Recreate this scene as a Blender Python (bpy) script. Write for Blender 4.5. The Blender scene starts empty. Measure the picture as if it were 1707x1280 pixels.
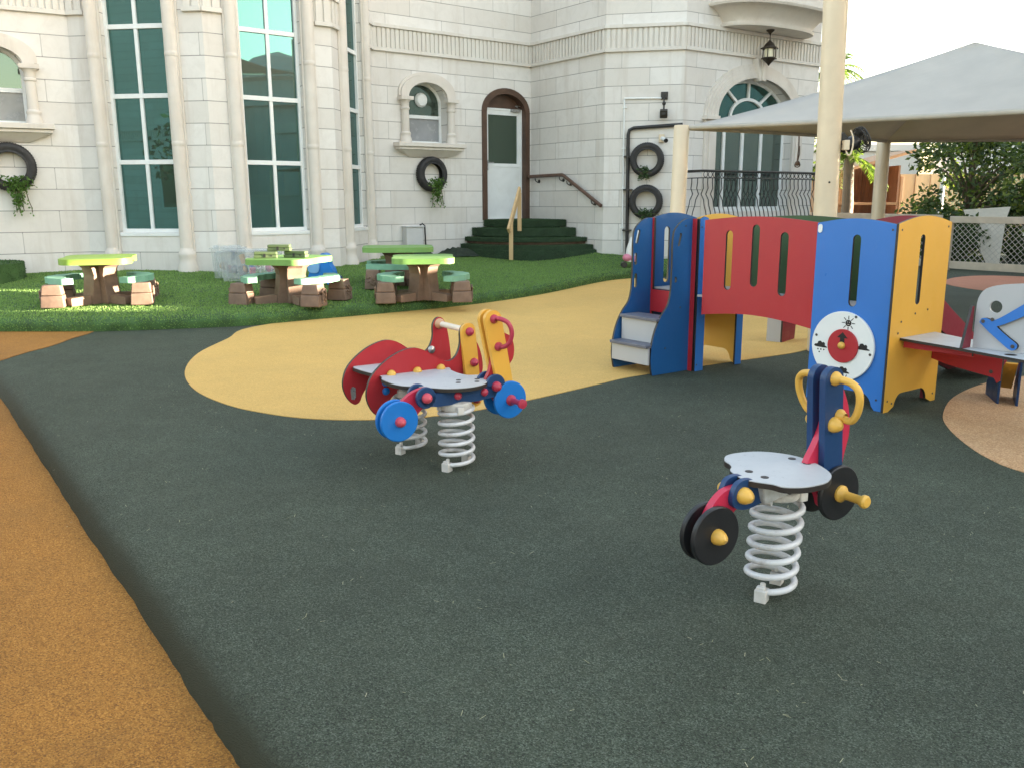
import bpy, math, random
import numpy as np
from mathutils import Vector, Matrix
from mathutils.geometry import tessellate_polygon
random.seed(7); RNG = np.random.default_rng(7)
R = math.radians
S = bpy.context.scene
COL = S.collection

# ------------------------------------------------------------------ camera
PITCH, ROLL, FOC, CAMZ = R(11.96), 0.0035, 1440.0, 1.3
cd = bpy.data.cameras.new("camera"); cam = bpy.data.objects.new("camera", cd); COL.objects.link(cam)
cd.sensor_width = 36.0; cd.lens = FOC / 1707.0 * 36.0; cd.clip_start = 0.05; cd.clip_end = 3000
_fw = Vector((0, math.cos(PITCH), -math.sin(PITCH))); _up = Vector((0, math.sin(PITCH), math.cos(PITCH))); _rt = Vector((1, 0, 0))
_c, _s = math.cos(ROLL), math.sin(ROLL)
_r = _c * _rt - _s * _up; _u = _s * _rt + _c * _up
cam.matrix_world = Matrix(((_r.x, _u.x, -_fw.x, 0), (_r.y, _u.y, -_fw.y, 0), (_r.z, _u.z, -_fw.z, CAMZ), (0, 0, 0, 1)))
S.camera = cam

# ------------------------------------------------------------------ light
SUN_AZ, SUN_EL = R(92), R(6.2)
w = bpy.data.worlds.new("World"); S.world = w; w.use_nodes = True
nt = w.node_tree; nt.nodes.clear()
sky = nt.nodes.new("ShaderNodeTexSky"); sky.sky_type = 'NISHITA'; sky.sun_disc = False
sky.sun_elevation = SUN_EL; sky.sun_rotation = SUN_AZ; sky.altitude = 0
sky.air_density = 1.0; sky.dust_density = 2.2; sky.ozone_density = 0.6
hs = nt.nodes.new("ShaderNodeHueSaturation"); hs.inputs['Saturation'].default_value = 0.75
bg = nt.nodes.new("ShaderNodeBackground"); bg.inputs['Strength'].default_value = 0.15
wo = nt.nodes.new("ShaderNodeOutputWorld")
nt.links.new(sky.outputs[0], hs.inputs['Color']); nt.links.new(hs.outputs[0], bg.inputs[0]); nt.links.new(bg.outputs[0], wo.inputs[0])
sl = bpy.data.lights.new("sun", 'SUN'); sl.energy = 5.0; sl.angle = R(0.5); sl.color = (1.0, 0.86, 0.66)
so = bpy.data.objects.new("sun", sl); COL.objects.link(so)
sd = Vector((math.sin(SUN_AZ) * math.cos(SUN_EL), math.cos(SUN_AZ) * math.cos(SUN_EL), math.sin(SUN_EL)))
so.rotation_euler = sd.to_track_quat('Z', 'Y').to_euler(); so.location = (20, 0, 20)
S.view_settings.view_transform = 'Standard'; S.view_settings.look = 'None'; S.view_settings.gamma = 1.0
S.view_settings.exposure = 3.1
S.cycles.max_bounces = 6; S.cycles.use_denoising = True

# ------------------------------------------------------------------ helpers
def G(px, py, z=0.0):
    d = _fw + _r * ((px - 853.5) / FOC) - _u * ((py - 640.0) / FOC)
    t = (z - CAMZ) / d.z
    return Vector((d.x * t, d.y * t, z))

class MB:
    def __init__(s): s.v = []; s.f = []; s.m = []; s.uv = {}
    def add(s, verts, faces, mi=0):
        b = len(s.v); s.v.extend([tuple(p) for p in verts])
        for f in faces: s.f.append(tuple(i + b for i in f)); s.m.append(mi)
        return b
    def box(s, lo, hi, mi=0):
        x0, y0, z0 = lo; x1, y1, z1 = hi
        s.add([(x0,y0,z0),(x1,y0,z0),(x1,y1,z0),(x0,y1,z0),(x0,y0,z1),(x1,y0,z1),(x1,y1,z1),(x0,y1,z1)],
              [(0,3,2,1),(4,5,6,7),(0,1,5,4),(1,2,6,5),(2,3,7,6),(3,0,4,7)], mi)
        return s
    def fbox(s, fr, lo, hi, mi=0):
        # box in a frame: coordinates (along, height, outward)
        o, ex, ez, n = fr
        P = lambda a, b, c: o + ex * a + ez * b + n * c
        (a0,b0,c0),(a1,b1,c1) = lo, hi
        s.add([P(a0,b0,c0),P(a1,b0,c0),P(a1,b0,c1),P(a0,b0,c1),P(a0,b1,c0),P(a1,b1,c0),P(a1,b1,c1),P(a0,b1,c1)],
              [(0,1,2,3),(7,6,5,4),(4,5,1,0),(5,6,2,1),(6,7,3,2),(7,4,0,3)], mi)
        return s
    def bar(s, a, b, w, h, up=Vector((0,0,1)), mi=0):
        a, b = Vector(a), Vector(b); d = (b - a).normalized()
        x = d.cross(up)
        if x.length < 1e-4: x = d.cross(Vector((0,1,0)))
        x.normalize(); z = x.cross(d)
        q = []
        for p in (a, b):
            for i, j in ((-1,-1),(1,-1),(1,1),(-1,1)): q.append(p + x * (w/2*i) + z * (h/2*j))
        s.add(q, [(3,2,1,0),(4,5,6,7),(0,1,5,4),(1,2,6,5),(2,3,7,6),(3,0,4,7)], mi); return s
    def prism(s, outer, holes, fr, t0, t1, mi=0, side=None, back=None):
        # polygon in frame coordinates (along, height) given thickness from t0 to t1 along n
        o, ex, ez, n = fr; side = mi if side is None else side; back = mi if back is None else back
        loops = [list(outer)] + [list(h) for h in holes]
        def area(l): return sum(l[i][0]*l[(i+1)%len(l)][1]-l[(i+1)%len(l)][0]*l[i][1] for i in range(len(l)))
        if area(loops[0]) < 0: loops[0].reverse()
        for l in loops[1:]:
            if area(l) > 0: l.reverse()
        tri = tessellate_polygon([[Vector((p[0], p[1], 0)) for p in l] for l in loops])
        flat = [p for l in loops for p in l]; N = len(flat)
        hand = ex.cross(ez).dot(n)
        def P(p, t): return o + ex * p[0] + ez * p[1] + n * t
        b = s.add([P(p, t1) for p in flat] + [P(p, t0) for p in flat], [])
        for i, p in enumerate(flat): s.uv[b+i] = p; s.uv[b+N+i] = p
        for t in tri:
            a = [flat[i] for i in t]
            ar = (a[1][0]-a[0][0])*(a[2][1]-a[0][1])-(a[2][0]-a[0][0])*(a[1][1]-a[0][1])
            t = tuple(t) if (ar > 0) == (hand > 0) else tuple(reversed(t))
            s.f.append(tuple(b+i for i in t)); s.m.append(mi)
            s.f.append(tuple(b+N+i for i in reversed(t))); s.m.append(back)
        k = 0
        for l in loops:
            n_ = len(l)
            # separate verts for the rim so that shading stays crisp
            bb = s.add([P(p, t1) for p in l] + [P(p, t0) for p in l], [])
            for i, p in enumerate(l): s.uv[bb+i] = p; s.uv[bb+n_+i] = (p[0] + (t1-t0), p[1])
            for i in range(n_):
                j = (i+1) % n_
                q = (bb+i, bb+n_+i, bb+n_+j, bb+j)
                s.f.append(q if hand > 0 else tuple(reversed(q))); s.m.append(side)
            k += n_
        return s
    def tube(s, pts, r, n=8, closed=False, mi=0, cap=True):
        pts = [Vector(p) for p in pts]; N = len(pts)
        rr = r if isinstance(r, (list, tuple)) else [r]*N
        nrm = None; rings = []
        for i, p in enumerate(pts):
            if closed: d = pts[(i+1)%N] - pts[i-1]
            else: d = pts[min(i+1,N-1)] - pts[max(i-1,0)]
            d.normalize()
            if nrm is None:
                nrm = d.cross(Vector((0,0,1)))
                if nrm.length < 0.05: nrm = d.cross(Vector((1,0,0)))
            nrm = (nrm - d * nrm.dot(d)).normalized(); bn = d.cross(nrm)
            rings.append([p + (nrm*math.cos(2*math.pi*k/n) + bn*math.sin(2*math.pi*k/n))*rr[i] for k in range(n)])
        b = s.add([q for rg in rings for q in rg], [])
        for i in range(N if closed else N-1):
            j = (i+1) % N
            for k in range(n):
                l = (k+1) % n
                s.f.append((b+i*n+k, b+i*n+l, b+j*n+l, b+j*n+k)); s.m.append(mi)
        if cap and not closed:
            s.f.append(tuple(b+k for k in reversed(range(n)))); s.m.append(mi)
            s.f.append(tuple(b+(N-1)*n+k for k in range(n))); s.m.append(mi)
        return s
    def lathe(s, prof, o, ax=Vector((0,0,1)), n=20, mi=0, a0=0.0, a1=2*math.pi, xdir=None):
        # prof: (radius, along axis)
        o = Vector(o); ax = Vector(ax).normalized()
        x = Vector(xdir) if xdir is not None else ax.cross(Vector((0.3,0.9,0.2)))
        x = (x - ax * x.dot(ax)).normalized(); y = ax.cross(x)
        full = abs(a1-a0-2*math.pi) < 1e-6; cnt = n if full else n+1
        b = len(s.v)
        for (r, h) in prof:
            for k in range(cnt):
                a = a0 + (a1-a0)*k/n
                s.v.append(tuple(o + ax*h + (x*math.cos(a)+y*math.sin(a))*r))
        for i in range(len(prof)-1):
            for k in range(n):
                l = (k+1) % cnt if full else k+1
                s.f.append((b+i*cnt+k, b+i*cnt+l, b+(i+1)*cnt+l, b+(i+1)*cnt+k)); s.m.append(mi)
        return s
    def disc(s, o, ax, r, t, n=28, mi=0, side=None, bev=0.003):
        ax = Vector(ax).normalized(); side = mi if side is None else side
        s.lathe([(r-bev, 0), (r, bev), (r, t-bev), (r-bev, t)], o, ax, n, side)
        s.lathe([(0.0001, 0), (r-bev, 0)], o, ax, n, mi); s.lathe([(r-bev, t), (0.0001, t)], o, ax, n, mi); return s
    def ball(s, c, r, n=12, sc=(1,1,1), mi=0):
        c = Vector(c); m = max(5, n//2); b = len(s.v)
        for i in range(m+1):
            t = math.pi*i/m
            for k in range(n):
                a = 2*math.pi*k/n
                s.v.append((c.x+r*sc[0]*math.sin(t)*math.cos(a), c.y+r*sc[1]*math.sin(t)*math.sin(a), c.z+r*sc[2]*math.cos(t)))
        for i in range(m):
            for k in range(n):
                l = (k+1) % n
                s.f.append((b+i*n+k, b+(i+1)*n+k, b+(i+1)*n+l, b+i*n+l)); s.m.append(mi)
        return s
    def leaf(s, p, d, L, W, rng=random, mi=0):
        d = Vector(d).normalized(); a = d.cross(Vector((rng.uniform(-1,1), rng.uniform(-1,1), rng.uniform(-1,1))))
        if a.length < 1e-3: a = Vector((1,0,0))
        a.normalize(); p = Vector(p); nn = a.cross(d)
        s.add([p, p + d*L*.5 + a*W*.5 + nn*L*.08, p + d*L, p + d*L*.5 - a*W*.5 + nn*L*.08], [(0,1,2,3)], mi)

def tag(o, label=None, cat=None, group=None, kind=None):
    if label: o['label'] = label
    if cat: o['category'] = cat
    if group: o['group'] = group
    if kind: o['kind'] = kind
    return o
def thing(name, label, cat, loc=(0,0,0), rotz=0.0, group=None):
    o = bpy.data.objects.new(name, None); COL.objects.link(o); o.empty_display_size = 0.2
    o.location = loc; o.rotation_euler = (0, 0, rotz)
    return tag(o, label, cat, group)
def root_of(o):
    while o.parent: o = o.parent
    return o
def build(name, mb, mats, parent=None, world=False, loc=None, smooth=35, bevel=0.0, bseg=2):
    me = bpy.data.meshes.new(name)
    off = Vector((0,0,0))
    if world and parent is not None: off = Vector(root_of(parent).location)
    if loc is not None: off = Vector(loc)
    me.from_pydata([(p[0]-off.x, p[1]-off.y, p[2]-off.z) for p in mb.v], [], mb.f)
    if not isinstance(mats, (list, tuple)): mats = [mats]
    for m in mats: me.materials.append(m)
    me.polygons.foreach_set('material_index', mb.m)
    if mb.uv:
        ul = me.uv_layers.new(name='UVMap')
        li = np.zeros(len(me.loops), dtype=np.int32); me.loops.foreach_get('vertex_index', li)
        uvv = np.zeros((len(mb.v), 2), dtype=np.float32)
        for k, p in mb.uv.items(): uvv[k] = p
        ul.data.foreach_set('uv', uvv[li].ravel())
    if smooth:
        me.polygons.foreach_set('use_smooth', [True]*len(me.polygons)); me.set_sharp_from_angle(angle=R(smooth))
    me.update()
    o = bpy.data.objects.new(name, me); COL.objects.link(o)
    if parent is not None: o.parent = parent
    elif loc is not None: o.location = loc
    if bevel > 0:
        b = o.modifiers.new('bevel', 'BEVEL'); b.width = bevel; b.segments = bseg; b.limit_method = 'ANGLE'; b.angle_limit = R(40)
        b.harden_normals = False
    return o
def copy_tree(o, parent=None):
    c = o.copy(); COL.objects.link(c)
    if parent is not None: c.parent = parent
    for ch in list(o.children): copy_tree(ch, c)
    return c
def arch(x0, x1, zs, zp, n=14):
    # points of a half ellipse from (x1,zs) over zp to (x0,zs)
    cx = (x0+x1)/2; a = (x1-x0)/2
    return [(cx + a*math.cos(math.pi*i/n), zs + (zp-zs)*math.sin(math.pi*i/n)) for i in range(n+1)]
def slot(cx, z0, z1, w, tilt=0.0, n=8):
    r = w/2; pts = []
    for i in range(n+1):
        a = math.pi*i/n; pts.append((cx + tilt + r*math.cos(a), z1 - r + r*math.sin(a)))
    for i in range(n+1):
        a = math.pi + math.pi*i/n; pts.append((cx + r*math.cos(a), z0 + r + r*math.sin(a)))
    return pts
def circ(cx, cy, r, n=24): return [(cx + r*math.cos(2*math.pi*i/n), cy + r*math.sin(2*math.pi*i/n)) for i in range(n)]
def smoothpoly(pts, n=5, closed=True):
    out = []; N = len(pts)
    for i in range(N if closed else N-1):
        if closed: p0, p1, p2, p3 = pts[i-1], pts[i], pts[(i+1)%N], pts[(i+2)%N]
        else: p0, p1, p2, p3 = pts[max(i-1,0)], pts[i], pts[i+1], pts[min(i+2,N-1)]
        for k in range(n):
            t = k/n
            out.append(tuple(0.5*((2*p1[j]) + (-p0[j]+p2[j])*t + (2*p0[j]-5*p1[j]+4*p2[j]-p3[j])*t*t + (-p0[j]+3*p1[j]-3*p2[j]+p3[j])*t**3) for j in range(len(p1))))
    if not closed: out.append(tuple(pts[-1]))
    return out

# ------------------------------------------------------------------ materials
def newmat(name):
    m = bpy.data.materials.new(name); m.use_nodes = True; t = m.node_tree
    return m, t, t.nodes['Principled BSDF']
def nd(t, typ, **kw):
    n = t.nodes.new(typ)
    for k, v in kw.items(): setattr(n, k, v)
    return n
def mixc(t, a, b, fac, mode='MIX'):
    n = nd(t, 'ShaderNodeMix', data_type='RGBA', blend_type=mode)
    for sock, val in ((n.inputs[0], fac), (n.inputs[6], a), (n.inputs[7], b)):
        if hasattr(val, 'is_linked') or hasattr(val, 'links'): t.links.new(val, sock)
        elif isinstance(val, (int, float)): sock.default_value = val
        else: sock.default_value = (*val, 1) if len(val) == 3 else val
    return n.outputs[2]
def noise(t, scale, detail=4, rough=.55, coord='Object', stretch=None, dist=0):
    tc = nd(t, 'ShaderNodeTexCoord'); n = nd(t, 'ShaderNodeTexNoise')
    n.inputs['Scale'].default_value = scale; n.inputs['Detail'].default_value = detail; n.inputs['Roughness'].default_value = rough
    n.inputs['Distortion'].default_value = dist
    if stretch:
        mp = nd(t, 'ShaderNodeMapping'); mp.inputs['Scale'].default_value = stretch
        t.links.new(tc.outputs[coord], mp.inputs[0]); t.links.new(mp.outputs[0], n.inputs['Vector'])
    else: t.links.new(tc.outputs[coord], n.inputs['Vector'])
    return n.outputs[0]
def ramp(t, src, lo, hi, a=0.0, b=1.0):
    n = nd(t, 'ShaderNodeMapRange'); n.inputs[1].default_value = lo; n.inputs[2].default_value = hi
    n.inputs[3].default_value = a; n.inputs[4].default_value = b; t.links.new(src, n.inputs[0]); return n.outputs[0]
def bump(t, p, src, strength, dist=0.01, prev=None):
    n = nd(t, 'ShaderNodeBump'); n.inputs['Strength'].default_value = strength; n.inputs['Distance'].default_value = dist
    t.links.new(src, n.inputs['Height'])
    if prev is not None: t.links.new(prev, n.inputs['Normal'])
    t.links.new(n.outputs[0], p.inputs['Normal']); return n.outputs[0]
def plain(name, col, rough=.5, var=.12, scale=6, bmp=0.0, bscale=60, metal=0, spec=.5, dirt=None, dirtamt=.3, coat=0):
    m, t, p = newmat(name)
    n1 = noise(t, scale, 5)
    dark = tuple(c*(1-var) for c in col); lite = tuple(min(1, c*(1+var)) for c in col)
    c = mixc(t, dark, lite, ramp(t, n1, .3, .7))
    if dirt:
        n2 = noise(t, scale*.6+1.3, 8, .7)
        c = mixc(t, c, dirt, ramp(t, n2, .5, .75, 0, dirtamt))
    t.links.new(c, p.inputs['Base Color'])
    n3 = noise(t, scale*3, 4)
    t.links.new(ramp(t, n3, .3, .7, max(.02, rough-.08), min(1, rough+.1)), p.inputs['Roughness'])
    p.inputs['Metallic'].default_value = metal; p.inputs['Specular IOR Level'].default_value = spec
    if coat: p.inputs['Coat Weight'].default_value = coat; p.inputs['Coat Roughness'].default_value = .15
    if bmp: bump(t, p, noise(t, bscale, 3), bmp, .004)
    return m
def rubber(name, cols, size=240, var=.25, worn=None, rough=.75, skirt_shade=None):
    m, t, p = newmat(name)
    tc = nd(t, 'ShaderNodeTexCoord'); v = nd(t, 'ShaderNodeTexVoronoi'); v.inputs['Scale'].default_value = size
    t.links.new(tc.outputs['Object'], v.inputs['Vector'])
    sep = nd(t, 'ShaderNodeSeparateColor'); t.links.new(v.outputs['Color'], sep.inputs[0])
    cr = nd(t, 'ShaderNodeValToRGB'); el = cr.color_ramp.elements
    el[0].position = 0; el[0].color = (*cols[0], 1); el[1].position = 1; el[1].color = (*cols[-1], 1)
    for i, c in enumerate(cols[1:-1]):
        e = el.new((i+1)/(len(cols)-1)); e.color = (*c, 1)
    t.links.new(sep.outputs[0], cr.inputs[0])
    big = noise(t, .8, 6, .6); mid = noise(t, 5, 6, .65)
    c = mixc(t, cr.outputs[0], tuple(min(1, x) for x in (1+var*.6,)*3), 1.0, 'MULTIPLY')
    f = nd(t, 'ShaderNodeMath', operation='ADD'); t.links.new(ramp(t, big, .3, .7, 1-var, 1+var*.5), f.inputs[0]); t.links.new(ramp(t, mid, .3, .7, -var*.4, var*.4), f.inputs[1])
    hv = nd(t, 'ShaderNodeHueSaturation'); t.links.new(cr.outputs[0], hv.inputs['Color']); t.links.new(f.outputs[0], hv.inputs['Value'])
    c = hv.outputs[0]
    if worn: c = mixc(t, c, worn, ramp(t, noise(t, 1.7, 8, .7), .52, .8, 0, .45))
    if skirt_shade:      # shade on the sloping outer edge of the slab, painted as an olive tint
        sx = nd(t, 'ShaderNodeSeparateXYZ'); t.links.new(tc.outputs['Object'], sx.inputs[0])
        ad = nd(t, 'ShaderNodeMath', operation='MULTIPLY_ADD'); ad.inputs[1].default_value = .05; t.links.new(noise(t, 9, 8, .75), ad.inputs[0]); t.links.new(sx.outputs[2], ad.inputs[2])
        c = mixc(t, c, skirt_shade, ramp(t, ad.outputs[0], -.02, .036, .9, 0))
    t.links.new(c, p.inputs['Base Color']); p.inputs['Roughness'].default_value = rough
    p.inputs['Specular IOR Level'].default_value = .35
    bp = bump(t, p, v.outputs['Distance'], .9, .004)
    bump(t, p, noise(t, 30, 4), .25, .01, bp)
    return m
def stone(name, a, b, course=True):
    m, t, p = newmat(name)
    if course:
        uv = nd(t, 'ShaderNodeUVMap'); uv.uv_map = 'UVMap'
        mp = nd(t, 'ShaderNodeMapping'); mp.inputs['Location'].default_value = (.37, .02, 0); t.links.new(uv.outputs[0], mp.inputs[0])
        br = nd(t, 'ShaderNodeTexBrick'); br.offset = .43; br.inputs['Scale'].default_value = 1
        br.inputs['Brick Width'].default_value = 1.15; br.inputs['Row Height'].default_value = .3; br.inputs['Mortar Size'].default_value = .0055
        br.inputs['Mortar Smooth'].default_value = .2; br.inputs['Bias'].default_value = 0
        br.inputs['Color1'].default_value = (*a, 1); br.inputs['Color2'].default_value = (*b, 1); br.inputs['Mortar'].default_value = (.23, .22, .21, 1)
        t.links.new(mp.outputs[0], br.inputs[0]); c = br.outputs[0]
        # vertical joints read fainter than the grooves between courses
        br2 = nd(t, 'ShaderNodeTexBrick'); br2.offset = .43
        for k in ('Scale', 'Brick Width', 'Row Height'): br2.inputs[k].default_value = br.inputs[k].default_value
        br2.inputs['Mortar Size'].default_value = 0; br2.inputs['Color1'].default_value = (*a, 1); br2.inputs['Color2'].default_value = (*b, 1)
        t.links.new(mp.outputs[0], br2.inputs[0])
        sx = nd(t, 'ShaderNodeSeparateXYZ'); t.links.new(mp.outputs[0], sx.inputs[0])
        md = nd(t, 'ShaderNodeMath', operation='PINGPONG'); md.inputs[1].default_value = .15; t.links.new(sx.outputs[1], md.inputs[0])
        near = ramp(t, md.outputs[0], .012, .02, 1, .58)
        c = mixc(t, br2.outputs[0], c, near)
    else:
        c = mixc(t, a, b, ramp(t, noise(t, 3, 5), .35, .65))
    # soft veining, rain streaks and rusty stains
    c = mixc(t, c, tuple(x*.86 for x in a), ramp(t, noise(t, 5, 8, .7, dist=.6), .45, .75, 0, .5))
    c = mixc(t, c, (.50, .44, .38), ramp(t, noise(t, 1, 6, .65, stretch=(5, 5, .5)), .54, .78, 0, .55))
    c = mixc(t, c, (.46, .34, .24), ramp(t, noise(t, 1, 7, .7, stretch=(1.1, 1.1, 1.9)), .62, .82, 0, .35))
    t.links.new(c, p.inputs['Base Color']); p.inputs['Roughness'].default_value = .62; p.inputs['Specular IOR Level'].default_value = .3
    bp = bump(t, p, noise(t, 35, 6, .6), .12, .006)
    if course: bump(t, p, br.outputs['Fac'], -.5, .012, bp)
    return m
def glass(name, refl=(.45, .72, .68), base=(.012, .022, .018), fac=.55):
    m, t, p = newmat(name); p.inputs['Base Color'].default_value = (*base, 1); p.inputs['Roughness'].default_value = .25
    g = nd(t, 'ShaderNodeBsdfGlossy'); g.inputs['Color'].default_value = (*refl, 1); g.inputs['Roughness'].default_value = .015
    bp = nd(t, 'ShaderNodeBump'); bp.inputs['Strength'].default_value = .05; bp.inputs['Distance'].default_value = .02
    t.links.new(noise(t, 1.1, 1), bp.inputs['Height']); t.links.new(bp.outputs[0], g.inputs['Normal'])
    mx = nd(t, 'ShaderNodeMixShader'); mx.inputs[0].default_value = fac
    t.links.new(p.outputs[0], mx.inputs[1]); t.links.new(g.outputs[0], mx.inputs[2]); t.links.new(mx.outputs[0], t.nodes['Material Output'].inputs[0])
    return m
def leafmat(name, a, b, trans=.3, rough=.5):
    m, t, p = newmat(name)
    g = nd(t, 'ShaderNodeNewGeometry'); c = mixc(t, a, b, g.outputs['Random Per Island'])
    t.links.new(c, p.inputs['Base Color']); p.inputs['Roughness'].default_value = rough; p.inputs['Specular IOR Level'].default_value = .3
    if trans:
        tr = nd(t, 'ShaderNodeBsdfTranslucent'); t.links.new(mixc(t, c, (1.3, 1.5, .6), 1.0, 'MULTIPLY'), tr.inputs[0])
        mx = nd(t, 'ShaderNodeMixShader'); mx.inputs[0].default_value = trans
        t.links.new(p.outputs[0], mx.inputs[1]); t.links.new(tr.outputs[0], mx.inputs[2]); t.links.new(mx.outputs[0], t.nodes['Material Output'].inputs[0])
    return m
def fabric(name, col, trans=.35):
    m, t, p = newmat(name)
    c = mixc(t, tuple(x*.88 for x in col), col, ramp(t, noise(t, 2.2, 6), .3, .7))
    t.links.new(c, p.inputs['Base Color']); p.inputs['Roughness'].default_value = .8; p.inputs['Specular IOR Level'].default_value = .2
    bump(t, p, noise(t, 3, 3, stretch=(1, 6, 1)), .15, .03)
    tr = nd(t, 'ShaderNodeBsdfTranslucent'); t.links.new(mixc(t, c, (1.0, .86, .62), 1.0, 'MULTIPLY'), tr.inputs[0])
    mx = nd(t, 'ShaderNodeMixShader'); mx.inputs[0].default_value = trans
    t.links.new(p.outputs[0], mx.inputs[1]); t.links.new(tr.outputs[0], mx.inputs[2]); t.links.new(mx.outputs[0], t.nodes['Material Output'].inputs[0])
    return m
def wood(name, a, b, scale=14, stretch=(1, 1, .08)):
    m, t, p = newmat(name)
    c = mixc(t, a, b, ramp(t, noise(t, scale, 6, .65, stretch=stretch, dist=.5), .3, .7))
    c = mixc(t, c, tuple(x*.6 for x in a), ramp(t, noise(t, 2.5, 5), .55, .8, 0, .4))
    t.links.new(c, p.inputs['Base Color']); p.inputs['Roughness'].default_value = .65
    bump(t, p, noise(t, scale*2, 4, stretch=stretch), .2, .004); return m
M = {}
M['green_rubber'] = rubber('green_rubber', [(.012,.016,.0095),(.037,.050,.032),(.056,.072,.048),(.079,.099,.069),(.145,.17,.13)], 270, .26, worn=(.080,.092,.066), skirt_shade=(.028,.031,.015))
M['orange_rubber'] = rubber('orange_rubber', [(.18,.070,.009),(.33,.135,.019),(.40,.172,.026),(.55,.265,.055)], 250, .18, worn=(.23,.112,.026))
M['yellow_rubber'] = rubber('yellow_rubber', [(.58,.345,.098),(.70,.43,.125),(.74,.465,.14),(.80,.53,.18)], 230, .07, worn=(.56,.35,.12))
M['peach_rubber'] = rubber('peach_rubber', [(.42,.22,.10),(.54,.31,.15),(.62,.37,.19),(.72,.48,.28)], 180, .12, worn=(.7,.5,.32))
M['salmon_rubber'] = rubber('salmon_rubber', [(.5,.2,.12),(.56,.24,.15),(.6,.27,.17)], 200, .1)
M['sand'] = plain('sand_ground', (.36,.29,.21), .9, .25, 1.5, .4, 30)
M['turf_base'] = plain('turf_base', (.045,.10,.026), .9, .35, 5, .5, 120)
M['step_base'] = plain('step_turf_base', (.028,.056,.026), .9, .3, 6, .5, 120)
M['turf'] = leafmat('turf_blades', (.13,.235,.055), (.27,.40,.13), .2, .6)
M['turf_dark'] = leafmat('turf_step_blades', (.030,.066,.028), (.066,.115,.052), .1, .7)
M['wall'] = stone('white_stone_courses', (.675,.642,.603), (.77,.748,.722))
M['trim'] = stone('cream_stone_trim', (.70,.655,.60), (.655,.60,.54), False)
M['core'] = plain('building_core', (.25,.24,.23), .9)
M['glass'] = glass('tinted_reflective_glass', (.075,.235,.25), (.036,.060,.040), .46)
M['glass_dark'] = glass('dark_glass', (.3,.42,.36), (.012,.022,.016), .3)
M['white_frame'] = plain('white_powder_coat', (.78,.80,.80), .35, .05, 4, dirt=(.5,.48,.44), dirtamt=.2)
M['brown_frame'] = plain('brown_door_frame', (.085,.045,.028), .45, .25, 5)
M['rail_brown'] = plain('brown_handrail_wood', (.11,.06,.04), .4, .25, 9)
M['black_iron'] = plain('black_iron', (.02,.019,.018), .45, .3, 20)
M['black_plastic'] = plain('black_plastic', (.018,.018,.019), .4, .2, 10)
M['tyre'] = plain('tyre_rubber', (.018,.017,.018), .6, .35, 12, .3, 40, dirt=(.1,.09,.08), dirtamt=.3)
M['pole'] = plain('cream_pole_paint', (.66,.55,.40), .38, .08, 2, dirt=(.45,.36,.26), dirtamt=.3)
M['sail'] = fabric('grey_shade_cloth', (.655,.625,.58), .3)
M['sail_hem'] = plain('sail_hem', (.42,.39,.34), .7, .1)

# ------------------------------------------------------------------ ground
def sheet(name, pts, z, m, hole=None):
    mb = MB(); fr = (Vector((0,0,0)), Vector((1,0,0)), Vector((0,1,0)), Vector((0,0,1)))
    mb.prism(pts, [hole] if hole else [], fr, z-.03, z)
    return tag(build(name, mb, m, smooth=0), kind='structure')
# the ground reaches the horizon a little below the play surfaces
g = MB(); g.add([(-1500,-1500,-.14),(1500,-1500,-.14),(1500,1500,-.14),(-1500,1500,-.14)], [(0,1,2,3)])
tag(build('ground', g, M['sand'], smooth=0), kind='structure')
# raised dark green safety surface whose left edge rolls down to the orange lane
OZ = -.105
lo_px = [(394,1270),(328,1168),(230,1014),(153,900),(98,813),(42,726),(0,661)]
lo = [G(x, y, OZ) for x, y in lo_px]
d0 = (lo[0]-lo[2]).normalized(); d1 = (lo[-1]-lo[-3]).normalized()
lo = [lo[0] + d0*q for q in (6, 4.5, 3, 2, 1.2, .6, .25)] + lo + [lo[-1] + d1*1.0 + Vector((-.05,0,0)), lo[-1] + d1*2.2 + Vector((-.5,0,0)), lo[-1] + d1*3.0 + Vector((-1.8,0,0)), Vector((-9, 8.2, OZ))]
lo = [Vector(p) for p in smoothpoly([tuple(p) for p in lo], 10, False)]
rows = []
for i, p in enumerate(lo):
    t = (lo[min(i+1, len(lo)-1)] - lo[max(i-1, 0)]); t.z = 0; t.normalize(); n = Vector((t.y, -t.x, 0))   # towards the green side
    jt = .0015*math.sin(i*2.3)+.002*math.sin(i*.9+1)+random.uniform(-.002,.002)      # ragged foot of the slab
    rows.append([p + n*(a + (jt if b < .02 else 0)) + Vector((0, 0, b)) for a, b in ((-.012,-.05),(0,0),(.010,.03),(.032,.064),(.060,.088),(.10,.100),(.15,.1045))])
mb = MB(); k = len(rows[0])
for r_ in rows: mb.v.extend([tuple(q) for q in r_])
for i in range(len(rows)-1):
    for j in range(k-1):
        mb.f.append((i*k+j, i*k+j+1, (i+1)*k+j+1, (i+1)*k+j)); mb.m.append(0)
top = [tuple(r_[-1][:2]) for r_ in rows]
poly = top + [(-9.0, 30), (40, 30), (40, -12), (top[0][0], -12)]
fr0 = (Vector((0,0,0)), Vector((1,0,0)), Vector((0,1,0)), Vector((0,0,1)))
bb = mb.add([(p[0], p[1], -.0005) for p in poly] + [(20.0, 20.0, -.0005)], [])
for i in range(len(poly)):
    j = (i+1) % len(poly); a, b, c = poly[i], poly[j], (20.0, 20.0)
    ar = (b[0]-a[0])*(c[1]-a[1])-(c[0]-a[0])*(b[1]-a[1])
    q = (bb+i, bb+j, bb+len(poly)); mb.f.append(q if ar > 0 else q[::-1]); mb.m.append(0)
tag(build('green_rubber_surface', mb, M['green_rubber'], smooth=60), kind='structure')
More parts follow.
